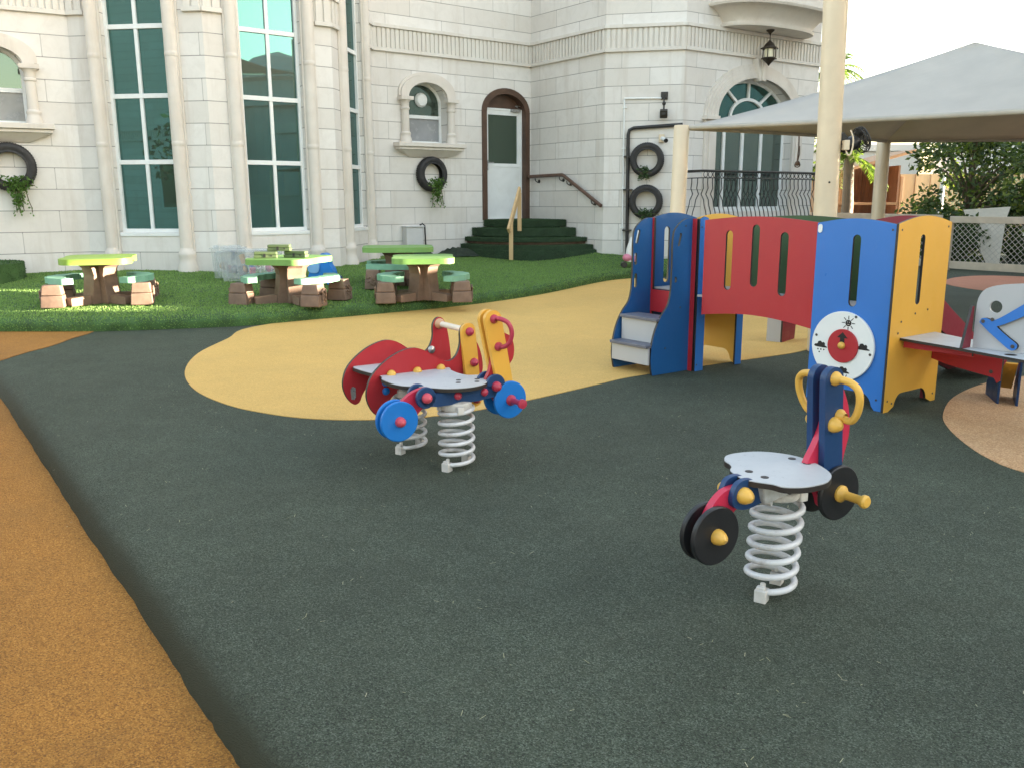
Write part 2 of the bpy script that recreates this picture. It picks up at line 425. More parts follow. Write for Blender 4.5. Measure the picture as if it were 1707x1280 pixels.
sheet('orange_rubber_lane', [(-14,-12),(4,-12),(4,-2),(1.2,-.2),(-.2,2.2),(-3.0,6.4),(-4.5,8.4),(-9,9.2),(-14,9.2)], OZ-.002, M['orange_rubber'])
op = [G(x, y) for x, y in ((172,546),(150,556),(120,565),(90,576),(45,588),(0,602))]
op = [tuple(p[:2]) for p in op]
sheet('orange_rubber_patch', smoothpoly([(-4.0,9.0)] + op, 5, False) + [q for q in top if q[0] < -4.42 and q[1] > 6.5] + [(-8.95, 9.0)], .004, M['orange_rubber'])
yp = [G(x, y) for x, y in ((420,546),(380,565),(330,590),(308,620),(325,650),(380,675),(450,690),(520,698),(600,700),(700,696),(800,683),(900,663),(1000,640),(1060,627),(1200,606),(1340,585))]
yp = [tuple(p[:2]) for p in yp]
sheet('yellow_rubber_patch', smoothpoly([(-2.0,10.2)] + yp + [(3.1,8.3),(3.5,9.6),(3.2,11.6),(2.7,13.6),(2.5,15.5)], 5, False) + [(1.0,14.4),(-1.0,11.2)], .004, M['yellow_rubber'])
pp = [tuple(G(x, y)[:2]) for x, y in ((1707,628),(1640,640),(1590,662),(1572,690),(1580,712),(1610,740),(1650,765),(1707,787))]
sheet('peach_rubber_patch', smoothpoly(pp + [(2.75,3.55),(3.6,3.1),(4.8,3.4),(5.4,4.6),(5.0,6.0)], 5), .004, M['peach_rubber'])
sheet('salmon_rubber_patch', smoothpoly([(6.75,13.2),(7.35,14.5),(8.3,15.0),(9.2,14.2),(9.6,12.6),(8.6,11.2),(7.3,11.5)], 5), .004, M['salmon_rubber'])

# ------------------------------------------------------------------ lawn
EDGE = [(-9.5,8.84),(-5.27,8.80),(-4.33,8.80),(-3.48,8.99),(-2.79,9.22),(-2.12,9.72),(-1.76,9.98),(-.58,10.95),(.4,12.2),(1.43,14.05),(1.98,14.69),(2.7,15.1)]
WALLP = [(-9.5,11.2),(-6.3,13.2),(-5.2,13.2),(-4.2,13.0),(-3.2,13.8),(-2.5,14.4),(-2.3,16.2),(-1.0,17.3),(.4,18.1),(1.5,16.8),(2.0,16.5),(3.2,16.3)]
edge = np.array(smoothpoly(EDGE, 8, False)); wallp = np.array([tuple(np.array(WALLP[i])*(1-t)+np.array(WALLP[i+1])*t) for i in range(len(WALLP)-1) for t in np.arange(8)/8] + [WALLP[-1]])
def gz(x, y):
    d = np.min(np.hypot(edge[:,0]-x, edge[:,1]-y)); t = min(1, max(0, (x-.2)/1.8)); t = t*t*(3-2*t)
    return .118 + d*(.05 + .115*t) - .03*max(0, 1-d/.08)
T = [0, .012, .03, .08, .2, .4, .6, .8, 1]
mb = MB(); k = len(T) + 2
for e, q in zip(edge, wallp):
    dirn = (q-e)/np.linalg.norm(q-e)
    mb.v.append((e[0]-dirn[0]*.012, e[1]-dirn[1]*.012, -.02)); mb.v.append((e[0]-dirn[0]*.018, e[1]-dirn[1]*.018, .06))
    for t in T:
        p = e*(1-t)+q*t; mb.v.append((p[0], p[1], gz(*p)))
for i in range(len(edge)-1):
    for j in range(k-1):
        mb.f.append((i*k+j, (i+1)*k+j, (i+1)*k+j+1, i*k+j+1)); mb.m.append(0)
lawn_mb = mb
tag(build('lawn', mb, M['turf_base'], smooth=50), kind='structure')
def blades(name, mb, count, h, wd, mat, parent=None, world=False, label=None, lean=.5):
    V = np.array(mb.v); tris = []
    for f in mb.f:
        for i in range(1, len(f)-1): tris.append((f[0], f[i], f[i+1]))
    tris = np.array(tris); A, B, C = V[tris[:,0]], V[tris[:,1]], V[tris[:,2]]
    N = np.cross(B-A, C-A); ar = np.linalg.norm(N, axis=1); N /= np.maximum(ar, 1e-9)[:,None]
    ok = N[:,2] > -.3; pr = ar*ok; pr /= pr.sum()
    idx = RNG.choice(len(tris), count, p=pr); r1 = np.sqrt(RNG.random(count)); r2 = RNG.random(count)
    P = A[idx]*(1-r1)[:,None] + B[idx]*(r1*(1-r2))[:,None] + C[idx]*(r1*r2)[:,None]
    nn = N[idx] + RNG.normal(0, lean, (count,3)); nn[:,2] += .25; nn /= np.linalg.norm(nn, axis=1)[:,None]
    sd_ = np.cross(nn, RNG.normal(0, 1, (count,3))); sd_ /= np.linalg.norm(sd_, axis=1)[:,None]
    hh = h*RNG.uniform(.55, 1.2, count)[:,None]
    off = np.array(root_of(parent).location) if (world and parent is not None) else np.zeros(3)
    vv = np.empty((count,3,3)); vv[:,0] = P - sd_*wd/2; vv[:,1] = P + sd_*wd/2; vv[:,2] = P + nn*hh; vv -= off
    me = bpy.data.meshes.new(name); me.vertices.add(count*3); me.vertices.foreach_set('co', vv.ravel())
    me.loops.add(count*3); me.loops.foreach_set('vertex_index', np.arange(count*3, dtype=np.int32))
    me.polygons.add(count); me.polygons.foreach_set('loop_start', np.arange(0, count*3, 3, dtype=np.int32))
    me.materials.append(mat); me.update(calc_edges=True); me.validate()
    o = bpy.data.objects.new(name, me); COL.objects.link(o)
    if parent is not None: o.parent = parent
    return o
tag(blades('grass', lawn_mb, 200000, .018, .010, M['turf']), 'short bright green artificial turf covering the terrace in front of the villa', 'grass', kind='stuff')
# ------------------------------------------------------------------ villa
M['steel'] = plain('brushed_steel', (.42,.42,.42), .3, .1, 8, metal=.8)
M['glass_dark2'] = glass('french_window_glass', (.36,.48,.44), (.010,.016,.013), .34)
M['glass_door'] = glass('door_glass', (.25,.33,.26), (.03,.05,.035), .18)
ZF = 3.88
L0, L1, P2, P3, P4, P5, P6, P7, P8 = [Vector((x, y, 0)) for x, y in ((-10.2,10.62),(-6.215,12.887),(-4.238,12.629),(-2.704,13.794),(-2.407,15.782),(.392,17.864),(1.678,16.135),(3.033,15.863),(6.078,17.941))]
def facet(a, b):
    ex = (b-a); L = ex.length; ex = ex/L; n = Vector((ex.y, -ex.x, 0)); return (a.copy(), ex, Vector((0,0,1)), n), L
FL, FL_L = facet(L0, L1); F1, L_1 = facet(L1, P2); F2, L_2 = facet(P2, P3); F3, L_3 = facet(P3, P4)
FA, L_A = facet(P4, P5); FB, L_B = facet(P5, P6); FC, L_C = facet(P6, P7); FD, L_D = facet(P7, P8)
ZT, ZB = 7.6, .02
villa = thing('villa', 'white stone villa with bay windows, arched openings and a fluted frieze behind the turf', 'building', (-.5, 17.5, 0))
def wpart(name, mb, m, parent=None, **kw): return build(name, mb, m, parent or villa, world=True, **kw)
def pt(fr, s, z, d=0.0): return fr[0] + fr[1]*s + Vector((0,0,z)) + fr[3]*d
def wall(fr, L, holes=(), th=.3, z0=ZB, z1=ZT):
    mb = MB(); mb.prism([(0,z0),(L,z0),(L,z1),(0,z1)], [list(h) for h in holes], fr, -th, 0)
    return wpart('wall', mb, M['wall'], smooth=0)
# core that closes the building behind its facades
mb = MB(); 
mb.prism([(-10.2, 11.3), (-6.15, 13.45), (-4.4, 13.2), (-3.2, 14.2), (-2.9, 16.1), (.35, 18.5), (1.9, 16.75), (2.9, 16.5), (5.7, 18.5), (4.6, 22), (-6, 24), (-12, 16)], [], fr0, ZB, ZT-.02)
wpart('core', mb, M['core'], smooth=0)
def wz(fr, s0, s1, z0, z1): return [(s0,z0),(s1,z0),(s1,z1),(s0,z1)]
BAYH = [wz(None, .5, 1.42, .86, 6.6)]
wall(F1, L_1, BAYH); wall(F2, L_2, BAYH); wall(F3, L_3, BAYH)
# wall A : small arched window and door
aw = (.66, 1.52, 2.33, 3.02, 3.42)     # s0, s1, sill, spring, peak
dw = (2.33, 3.41, .93, 2.98, 3.39)
wall(FA, L_A, [[(aw[0],aw[2]),(aw[1],aw[2])] + arch(aw[0],aw[1],aw[3],aw[4]), [(dw[0],dw[2]),(dw[1],dw[2])] + arch(dw[0],dw[1],dw[3],dw[4])])
wall(FB, L_B); wall(FC, L_C)
LO = (Vector((-9.5,11.02,0)) - L0).length
lw = (2.325+LO, 3.185+LO, 2.37, 3.06, 3.42)
wall(FL, FL_L, [[(lw[0],lw[2]),(lw[1],lw[2])] + arch(lw[0],lw[1],lw[3],lw[4])])
da = (.80, 2.95, 1.08, 2.80, 3.50)
wall(FD, L_D, [[(da[0],da[2]),(da[1],da[2])] + arch(da[0],da[1],da[3],da[4],20)])
# end wall of the last facet
FE, L_E = facet(P8, Vector((5.0, 19.6, 0))); wall(FE, L_E)

def frieze(fr, L, s0=0.0, s1=None, z=ZF):
    s1 = L if s1 is None else s1
    mb = MB()
    mb.fbox(fr, (s0-.012, z-.03, .0005), (s1+.012, z+.03, .05)); mb.fbox(fr, (s0-.02, z+.36, .0005), (s1+.02, z+.42, .06))
    mb.fbox(fr, (s0-.004, z+.03, .0005), (s1+.004, z+.36, .012))
    n = max(2, int((s1-s0)/.088)); st = (s1-s0)/n
    for i in range(n):
        mb.fbox(fr, (s0+i*st+.014, z+.032, .012), (s0+(i+1)*st-.014, z+.358, .034))
    return wpart('frieze', mb, M['trim2'], bevel=.006, smooth=0)
M['trim2'] = stone('pale_stone_frieze', (.70,.675,.63), (.66,.62,.57), False)
frieze(FL, FL_L); frieze(FA, L_A); frieze(FB, L_B); frieze(FC, L_C); frieze(FD, L_D)
for F, L in ((F1, L_1), (F2, L_2), (F3, L_3)):
    frieze(F, L, 0, .26); frieze(F, L, L-.26, L)

def colonette(fr, s, z0, z1, r, base=True, joints=(2.1, 3.3), d=.0):
    o = pt(fr, s, 0, d); mb = MB()
    pr = [(r, z0+.34 if base else z0), (r, z1)]
    mb.lathe(pr, o, n=18)
    for j in joints:
        if z0 < j < z1: mb.lathe([(r, j-.035), (r+.006, j-.02), (r+.006, j+.02), (r, j+.035)], o, n=18)
    c = wpart('column', mb, M['trim'], smooth=40)
    if base:
        b = MB()
        b.lathe([(r*1.65, z0-.12), (r*1.65, z0+.06), (r*1.35, z0+.13), (r*1.3, z0+.2), (r*1.42, z0+.235), (r*1.42, z0+.275), (r*1.12, z0+.31), (r, z0+.345)], o, n=18)
        build('base', b, M['trim'], c, world=True, smooth=45)
    return c
def bay_window(fr):
    s0, s1, z0, z1, dep = .5, 1.42, .86, 6.6, -.10
    # stone reveal strips beside the frame
    f = MB(); fw = .045
    f.fbox(fr, (s0, z0, dep-.04), (s0+fw, z1, dep+.03)); f.fbox(fr, (s1-fw, z0, dep-.04), (s1, z1, dep+.03))
    f.fbox(fr, (s0+fw, z0, dep-.04), (s1-fw, z0+.055, dep+.03)); f.fbox(fr, (s0+fw, z1-.05, dep-.04), (s1-fw, z1, dep+.03))
    m = (s0+s1)/2
    zs = [1.86, 2.77, 3.70, 4.62, 5.55]
    for z in zs: f.fbox(fr, (s0+fw, z-.032, dep-.04), (s1-fw, z+.032, dep+.022))
    lev = [z0+.055] + [q for z in zs for q in (z-.032, z+.032)] + [z1-.05]
    for i in range(0, len(lev), 2): f.fbox(fr, (m-.026, lev[i], dep-.04), (m+.026, lev[i+1], dep+.018))
    wn = wpart('window', f, M['white_frame'], bevel=.004, smooth=0)
    for i in range(0, len(lev), 2):
        g_ = MB()
        for a, b in ((s0+fw, m-.026), (m+.026, s1-fw)):
            tl = random.uniform(-.004, .004)
            g_.prism([(a, lev[i]), (b, lev[i]), (b, lev[i+1]), (a, lev[i+1])], [], fr, dep-.03+tl, dep-.012+tl)
        build('pane', g_, M['glass'], wn, world=True, smooth=0)
    b = MB(); b.fbox(fr, (s0+.002, z0-.05, -.09), (s1-.002, z0-.002, .015)); build('sill', b, M['white_frame'], wn, world=True, smooth=0, bevel=.004)
    colonette(fr, .375, .30, ZT, .085, d=.03); colonette(fr, 1.53, .30, ZT, .088, d=.03)
    st_ = MB()
    for a, b in ((.275, .498), (1.422, 1.645)): st_.fbox(fr, (a, .10, .0006), (b, ZT-.01, .03)); st_.fbox(fr, (a+.03, .10, .03), (b-.03, ZT-.012, .048))
    wpart('pilaster', st_, M['trim'], smooth=0, bevel=.008)
for F in (F1, F2, F3): bay_window(F)

def arched_window(fr, a, rec=.20, vent=False, span=None):
    s0, s1, z0, zs, zp = a; m = (s0+s1)/2; fw = .05
    inner = [(s0+fw, z0+fw), (s1-fw, z0+fw)] + arch(s0+fw, s1-fw, zs, zp-fw)
    outer = [(s0+.001, z0+.001), (s1-.001, z0+.001)] + arch(s0+.001, s1-.001, zs, zp-.001)
    f = MB(); f.prism(outer, [inner], fr, -rec-.05, -rec)
    zt = z0 + (zp-z0)*.44
    f.fbox(fr, (s0+fw, zt-.03, -rec-.045), (s1-fw, zt+.03, -rec+.008))
    wn = wpart('window', f, M['white_frame'], smooth=0, bevel=.003)
    lo = MB(); lo.prism([(s0+fw, z0+fw), (s1-fw, z0+fw), (s1-fw, zt-.03), (s0+fw, zt-.03)], [], fr, -rec-.04, -rec-.025)
    build('pane', lo, M['frost'], wn, world=True, smooth=0)
    up = MB(); up.prism([(s0+fw, zt+.03), (s1-fw, zt+.03)] + arch(s0+fw, s1-fw, zs, zp-fw), [], fr, -rec-.04, -rec-.025)
    build('pane', up, M['glass_dark'], wn, world=True, smooth=0)
    if vent:
        v = MB(); o = pt(fr, m-.0, zt+.30, -rec-.025)
        v.lathe([(.125, 0), (.13, .03), (.11, .06), (.10, .075), (.0001, .08)], o, fr[3], n=24)
        for i in range(5): v.bar(o + fr[3]*.083 + fr[1]*(-.08) + Vector((0,0,-.06+i*.03)), o + fr[3]*.083 + fr[1]*.08 + Vector((0,0,-.06+i*.03)), .006, .006)
        build('vent_fan', v, M['white_frame'], wn, world=True)
    # archivolt, colonettes and moulded sill
    sr = MB(); w_ = .13
    sr.prism(arch(s0-w_, s1+w_, zs+.16, zp+.10, 22) + [(s0-w_, zs+.10), (s0+.02, zs+.10)] + list(reversed(arch(s0+.02, s1-.02, zs+.1, zp-.03, 22)))[0:] + [(s1-.02, zs+.10), (s1+w_, zs+.10)], [], fr, .0005, .075)
    sr.prism(arch(s0-w_-.035, s1+w_+.035, zs+.18, zp+.145, 22) + [(s0-w_-.035, zs+.12), (s0-w_-.002, zs+.12)] + list(reversed(arch(s0-w_-.002, s1+w_+.002, zs+.16, zp+.102, 22))) + [(s1+w_+.002, zs+.12), (s1+w_+.035, zs+.12)], [], fr, .0005, .045)
    wpart('arch_surround', sr, M['trim'], smooth=30, bevel=.006)
    for s in (s0-.055, s1+.055):
        r = .072; o = pt(fr, s, 0, .05); c = MB()
        c.lathe([(r, z0+.17), (r*.94, zs-.12)], o, n=16)
        c.lathe([(r*1.5, z0), (r*1.5, z0+.05), (r*1.25, z0+.1), (r*1.2, z0+.125), (r*1.3, z0+.14), (r*1.3, z0+.165), (r, z0+.19)], o, n=16)
        c.lathe([(r*.94, zs-.13), (r*1.15, zs-.115), (r*1.15, zs-.09), (r*1.0, zs-.08), (r*1.05, zs), (r*1.45, zs+.04)], o, n=16)
        c.fbox(fr, (s-.125, zs+.04, .0008), (s+.125, zs+.10, .16))
        wpart('colonette', c, M['trim'], smooth=40)
    sb = MB(); e0, e1 = s0-.29, s1+.29
    o = fr
    prof = [(e0, e1, -.07, .22), (e0+.03, e1-.03, -.10, .19)]
    sb.fbox(fr, (e0, z0-.075, .0006), (e1, z0-.001, .22)); sb.fbox(fr, (e0+.03, z0-.125, .0006), (e1-.03, z0-.077, .18))
    q = [pt(fr, e0+.05, z0-.127, .16), pt(fr, e1-.05, z0-.127, .16), pt(fr, e1-.05, z0-.127, .001), pt(fr, e0+.05, z0-.127, .001),
         pt(fr, e0+.32, z0-.25, .03), pt(fr, e1-.32, z0-.25, .03), pt(fr, e1-.32, z0-.25, .001), pt(fr, e0+.32, z0-.25, .001)]
    sb.add(q, [(3,2,1,0),(4,5,6,7),(0,1,5,4),(1,2,6,5),(3,0,4,7)])
    wpart('sill', sb, M['trim'], smooth=0, bevel=.008)
M['frost'] = plain('frosted_glass', (.26,.27,.28), .22, .15, 3)
arched_window(FA, aw, vent=True); arched_window(FL, lw)

# the back door in its arched brown frame
f = MB(); s0, s1, z0, zs, zp = dw; fw = .075
f.prism([(s0-.03, z0), (s0+fw, z0)] + list(reversed(arch(s0+fw, s1-fw, zs-.02, zp-fw, 18))) + [(s1-fw, z0), (s1+.03, z0)] + arch(s0-.03, s1+.03, zs, zp+.03, 18), [], FA, -.16, .03)
f.prism([(s0+.05, zs+.075), (s1-.05, zs+.075)] + arch(s0+.05, s1-.05, zs+.08, zp-.04), [], FA, -.2, -.15)
wpart('door_frame', f, M['brown_frame'], smooth=30, bevel=.006)
d = MB(); a0, a1, b0, b1 = s0+fw+.004, s1-fw-.004, z0+.015, zs+.07
d.prism([(a0,b0),(a1,b0),(a1,b1),(a0,b1)], [[(a0+.11, b0+1.07),(a1-.11, b0+1.07),(a1-.11, b1-.12),(a0+.11, b1-.12)]], FA, -.15, -.10)
d.fbox(FA, (a0, b0+1.0, -.0995), (a1-.001, b0+1.04, -.093))
d.fbox(FA, (a0-.002, b0, -.13), (a0+.035, b1+.002, -.085)); d.fbox(FA, (a1-.035, b0, -.13), (a1+.002, b1+.002, -.085)); d.fbox(FA, (a0+.035, b1-.035, -.13), (a1-.035, b1+.003, -.087))
door = wpart('door', d, M['white_frame'], smooth=0, bevel=.003)
g_ = MB(); g_.fbox(FA, (a0+.10, b0+1.06, -.14), (a1-.10, b1-.11, -.12)); build('pane', g_, M['glass_door'] if 'glass_door' in M else M['glass_dark'], door, world=True, smooth=0)
h = MB(); h.fbox(FA, (a0+.04, b0+.93, -.087), (a0+.085, b0+1.13, -.07)); h.tube([pt(FA, a0+.062, b0+1.08, -.07), pt(FA, a0+.062, b0+1.08, -.03), pt(FA, a0+.19, b0+1.075, -.028)], .011)
build('handle', h, M['steel'], door, world=True)
h = MB(); h.fbox(FA, (a1-.28, b1-.05, -.087), (a1-.06, b1+.0, -.045)); h.bar(pt(FA, a1-.1, b1+.01, -.05), pt(FA, a1-.24, b1+.05, .02), .02, .012); h.bar(pt(FA, a1-.24, b1+.052, .02), pt(FA, a1-.06, b1+.06, -.05), .02, .012)
build('door_closer', h, M['steel'], door, world=True)

# french window on the far bay
s0, s1, z0, zs, zp = da; f = MB(); rec = .17; fw = .06
f.prism([(s0+.001, z0+.001), (s1-.001, z0+.001)] + arch(s0+.001, s1-.001, zs, zp-.001, 20), [[(s0+fw, z0+.09), (s1-fw, z0+.09)] + arch(s0+fw, s1-fw, zs, zp-fw, 20)], FD, -rec-.06, -rec)
zt = zs - .06; m = (s0+s1)/2
vert = [s0+fw+(s1-s0-2*fw)*q for q in (.19, .44, .70)]
for q in vert: f.fbox(FD, (q-.035, z0+.09, -rec-.05), (q+.035, zt-.03, -rec+.012))
f.fbox(FD, (s0+fw, zt-.03, -rec-.05), (s1-fw, zt+.035, -rec+.02))
for ang in (52, 90, 128):
    c_, s_ = math.cos(R(ang)), math.sin(R(ang)); aa, bb_ = (s1-s0)/2-fw*.8, zp-zs-fw*.8
    f.bar(pt(FD, m+aa*.46*c_, zs+bb_*.52*s_, -rec-.015), pt(FD, m+aa*c_, zs+bb_*s_, -rec-.015), .05, .05, up=FD[3])
pts = [pt(FD, m+(s1-s0)/2*.45*math.cos(math.pi*i/16), zs+(zp-zs)*.5*math.sin(math.pi*i/16), -rec-.015) for i in range(17)]
for i in range(16): f.bar(pts[i], pts[i+1], .055, .055, up=FD[3])
wn = wpart('french_window', f, M['white_frame'], smooth=0, bevel=.003)
edges_ = [s0+fw] + [q for v_ in vert for q in (v_-.035, v_+.035)] + [s1-fw]
for i in range(0, len(edges_), 2):
    g_ = MB(); t_ = random.uniform(-.004, .004); g_.fbox(FD, (edges_[i], z0+.09, -rec-.035+t_), (edges_[i+1], zt-.03, -rec-.02+t_)); build('pane', g_, M['glass_dark2'], wn, world=True, smooth=0)
g_ = MB(); g_.prism([(s0+fw, zt+.035), (s1-fw, zt+.035)] + arch(s0+fw, s1-fw, zs, zp-fw, 20), [], FD, -rec-.045, -rec-.03); build('pane', g_, M['glass'], wn, world=True, smooth=0)
# its stepped archivolt with keystone and jambs
sr = MB()
for wd_, pr_ in ((.30, .03), (.235, .05), (.165, .07), (.09, .09)):
    sr.prism(arch(s0-wd_, s1+wd_, zs, zp+wd_*.85, 26) + [(s0-wd_, zs-.02), (s0, zs-.02)] + list(reversed(arch(s0, s1, zs, zp, 26))) + [(s1, zs-.02), (s1+wd_, zs-.02)], [], FD, .0006, pr_)
sr.fbox(FD, (s0-.33, zs-.09, .0006), (s0+.01, zs-.022, .13)); sr.fbox(FD, (s1-.01, zs-.09, .0006), (s1+.33, zs-.022, .13))
sr.fbox(FD, (s0-.28, .9, .0006), (s0, zs-.092, .06)); sr.fbox(FD, (s1, .9, .0006), (s1+.28, zs-.092, .06))
sr.fbox(FD, (s0-.20, .9, .06), (s0-.06, zs-.092, .085)); sr.fbox(FD, (s1+.06, .9, .06), (s1+.20, zs-.092, .085))
kq = [(m-.09, zp-.05), (m+.09, zp-.05), (m+.15, zp+.34), (m-.15, zp+.34)]
sr.prism(kq, [], FD, .001, .14); sr.prism([(m-.035, zp-.04), (m+.035, zp-.04), (m+.05, zp+.33), (m-.05, zp+.33)], [], FD, .14, .165)
wpart('arch_surround', sr, M['trim'], smooth=25, bevel=.006)
# upper balcony: half oval slab growing out of the wall in two cyma steps
cS = 1.98; lv = [(4.305, 1.07, .52), (4.305, 1.13, .57), (4.345, 1.145, .58), (4.35, 1.10, .545), (4.38, 1.10, .55), (4.46, 1.15, .60), (4.56, 1.26, .70), (4.61, 1.36, .79), (4.615, 1.44, .86), (4.655, 1.46, .88), (4.66, 1.42, .845), (4.70, 1.42, .845), (4.705, 1.38, .81), (4.98, 1.38, .81), (4.985, 1.42, .85), (5.02, 1.42, .85)]
mb = MB(); nn_ = 36
def oval(a, b, z, pw=2.6):
    out = []
    for i in range(nn_+1):
        t = math.pi*i/nn_; c_, s_ = math.cos(t), math.sin(t)
        out.append(pt(FD, cS - a*math.copysign(abs(c_)**(2/pw), c_), z, .0008 + b*abs(s_)**(2/pw)))
    return out
for z, a, b in lv: mb.v.extend([tuple(q) for q in oval(a, b, z)])
for i in range(len(lv)-1):
    for k_ in range(nn_): mb.f.append((i*(nn_+1)+k_, i*(nn_+1)+k_+1, (i+1)*(nn_+1)+k_+1, (i+1)*(nn_+1)+k_)); mb.m.append(0)
mb.f.append(tuple(reversed(range(nn_+1)))); mb.m.append(0); mb.f.append(tuple((len(lv)-1)*(nn_+1)+k_ for k_ in range(nn_+1))); mb.m.append(0)
bal = wpart('balcony', mb, M['trim'], smooth=30)
r_ = MB()
rim0, rim1 = oval(1.34, .78, 5.06), oval(1.34, .78, 5.9)
r_.tube(rim1, .022, 8); r_.tube(rim0, .014, 6); r_.tube(oval(1.34, .78, 5.74), .01, 6)
for i in range(1, nn_):
    p, q = rim0[i], rim1[i]; o_ = (p - pt(FD, cS, 5.06, 0)); o_.z = 0; o_.normalize()
    r_.tube([p + o_*x_ + Vector((0,0,z_)) for x_, z_ in ((0,0),(.16,.12),(.2,.24),(.1,.42),(-.02,.5),(.03,.58),(.0,.84))], .008, 5)
    for sgn in (-1, 1): pass
build('railing', r_, M['black_iron'], bal, world=True)
# low belly railing in front of the french window
r_ = MB(); run = [(.12, .02), (.12, .42)] + [(.12 + (3.66-.12)*i/30, .42) for i in range(1, 31)] + [(3.66, .02)]
r_.tube([pt(FD, s, 1.80, d_) for s, d_ in run], .022, 8); r_.tube([pt(FD, s, 1.68, d_) for s, d_ in run], .010, 6); r_.tube([pt(FD, s, .98, d_ + (.12 if d_ > .1 else 0)) for s, d_ in run], .014, 6)
full = [(.12, .15), (.12, .29)] + [(.12 + (3.66-.12)*i/30, .42) for i in range(0, 31)] + [(3.66, .22)]
for i, (s, d_) in enumerate(full):
    side_ = i < 2 or i == len(full)-1
    ox, on = ((-1 if s < 1 else 1), 0) if side_ else (0, 1)
    r_.tube([pt(FD, s + ox*x_, z_, d_ + on*x_) for x_, z_ in ((0,1.68),(.0,1.60),(.015,1.50),(-.035,1.40),(.0,1.35),(.03,1.30),(.05,1.20),(.09,1.10),(.12,.98))], .0095, 5)
    if not side_ and i < len(full)-2:
        c_ = pt(FD, s+.059, 1.74, d_); r_.tube([c_ + FD[1]*(.05*math.cos(2*math.pi*k_/14)) + Vector((0,0,.05*math.sin(2*math.pi*k_/14))) for k_ in range(14)], .007, 5, closed=True)
wpart('window_railing', r_, M['black_iron'])
b = MB(); b.fbox(FD, (.02, .62, .0008), (L_D-.02, .96, .62)); b.fbox(FD, (-.02, .86, .62), (L_D+.02, .955, .66)); wpart('balcony_slab', b, M['trim'], smooth=0, bevel=.01)
# ------------------------------------------------------------------ things on and against the villa
def plant(name, pts_dirs, mat, label, cat, loc, group=None, stemmat=None, stems=()):
    mb = MB()
    for p, d, L, W in pts_dirs: mb.leaf(p, d, L, W)
    for st in stems: mb.tube(st, .006, 5, mi=1)
    o = build(name, mb, [mat, stemmat or M['stem']], loc=loc, smooth=0)
    return tag(o, label, cat, group)
M['stem'] = plain('plant_stem', (.09,.08,.03), .7)
M['creeper'] = leafmat('creeper_leaves', (.05,.12,.02), (.16,.27,.07), .3)
M['small_leaf'] = leafmat('small_dark_leaves', (.025,.06,.02), (.09,.15,.06), .2)
def tyre(label, fr, s, z, r, w_=.15):
    o = pt(fr, s, z, .006); mb = MB(); n = fr[3]; ri = r*.62
    prof = [(ri+.02, .0), (ri, .012), (ri, .028), (r*.8, .004), (r*.93, .012), (r*.985, .03), (r, .05), (r, w_-.05), (r*.985, w_-.03), (r*.93, w_-.012), (r*.8, w_-.004), (ri, w_-.03), (ri, w_-.012), (ri+.02, w_-.018),
            (r*.86, w_-.02), (r*.95, w_*.6), (r*.95, w_*.4), (r*.86, .02), (ri+.02, .012), (ri+.02, .0)]
    mb.lathe(prof, o, n, 44)
    for i in range(60):       # tread blocks
        a = 2*math.pi*i/60; d = fr[1]*math.cos(a) + Vector((0,0,math.sin(a))); t = fr[1]*-math.sin(a) + Vector((0,0,math.cos(a)))
        for q in (.3, .5, .7): mb.bar(o + d*(r+.001) + n*(w_*q-.012) - t*.010, o + d*(r+.001) + n*(w_*q-.012) + t*.010, .018, .006, up=d)
    return tag(build('tyre_planter', mb, M['tyre'], loc=o, smooth=40), label, 'tyre', 'old tyres hung on the villa wall as planters')
GP = 'plants growing in the hung tyres'
def trail(fr, s, z, r, wide, drop, n, mat, label, up=.08, off=0.0, lf=.055):
    o = pt(fr, s, z - r*.72, .08); pd = []; st = []
    for i in range(n):
        a = random.gauss(off, wide*.45); t = random.random()**1.6
        sx = a*(1-.35*t); zz = up*random.random() - drop*t*max(.15, 1-abs((a-off)/wide)**1.5)
        p = o + fr[1]*sx + Vector((0,0,zz)) + fr[3]*(.02 + .09*random.random())
        d = Vector((random.uniform(-1,1), random.uniform(-1,.3), random.uniform(-.8,.7)))
        pd.append((p, d, lf*random.uniform(.6,1.25), lf*.6))
    st.append([o + fr[1]*(off+wide*1.1*q) + Vector((0,0,.015*math.sin(5*q))) + fr[3]*.07 for q in (-1,-.5,0,.5,1)])
    for i in range(6):
        a = off + random.uniform(-wide, wide)*.6; L = drop*random.uniform(.7, 1.15); pts = []
        for k_ in range(6):
            pts.append(o + fr[1]*(a*(1+.12*k_) + random.uniform(-.01,.01)) + Vector((0,0,-L*k_/5)) + fr[3]*(.07))
        st.append(pts)
        for p in pts[2:]:
            for _ in range(3): pd.append((p + Vector((random.uniform(-.02,.02), random.uniform(-.03,.01), random.uniform(-.03,.03))), Vector((random.uniform(-1,1), -.4, random.uniform(-1,.2))), lf*.8, lf*.5))
    return plant('trailing_plant', pd, mat, label, 'plant', o, GP, stems=st)
tyre('black tyre at the left edge of the photo under the window with columns', FL, 2.74+LO+.13, 1.78, .33); trail(FL, 2.93+LO, 1.78, .33, .2, .36, 420, M['creeper'], 'bright green creeper spilling from the tyre at the left edge of the photo', .12, 0)
tyre('black tyre hung below the small arched window beside the door', FA, 1.12, 1.78, .31); trail(FA, 1.16, 1.78, .31, .17, .33, 330, M['creeper'], 'leafy green creeper spilling from the tyre below the small arched window', .16, .03)
tyre('upper black tyre of the two hung beside the black drain pipe', FC, .775, 2.0, .30); trail(FC, .77, 2.0, .30, .11, .11, 95, M['small_leaf'], 'small dark tuft in the upper tyre beside the drain pipe', .14, -.02, .05)
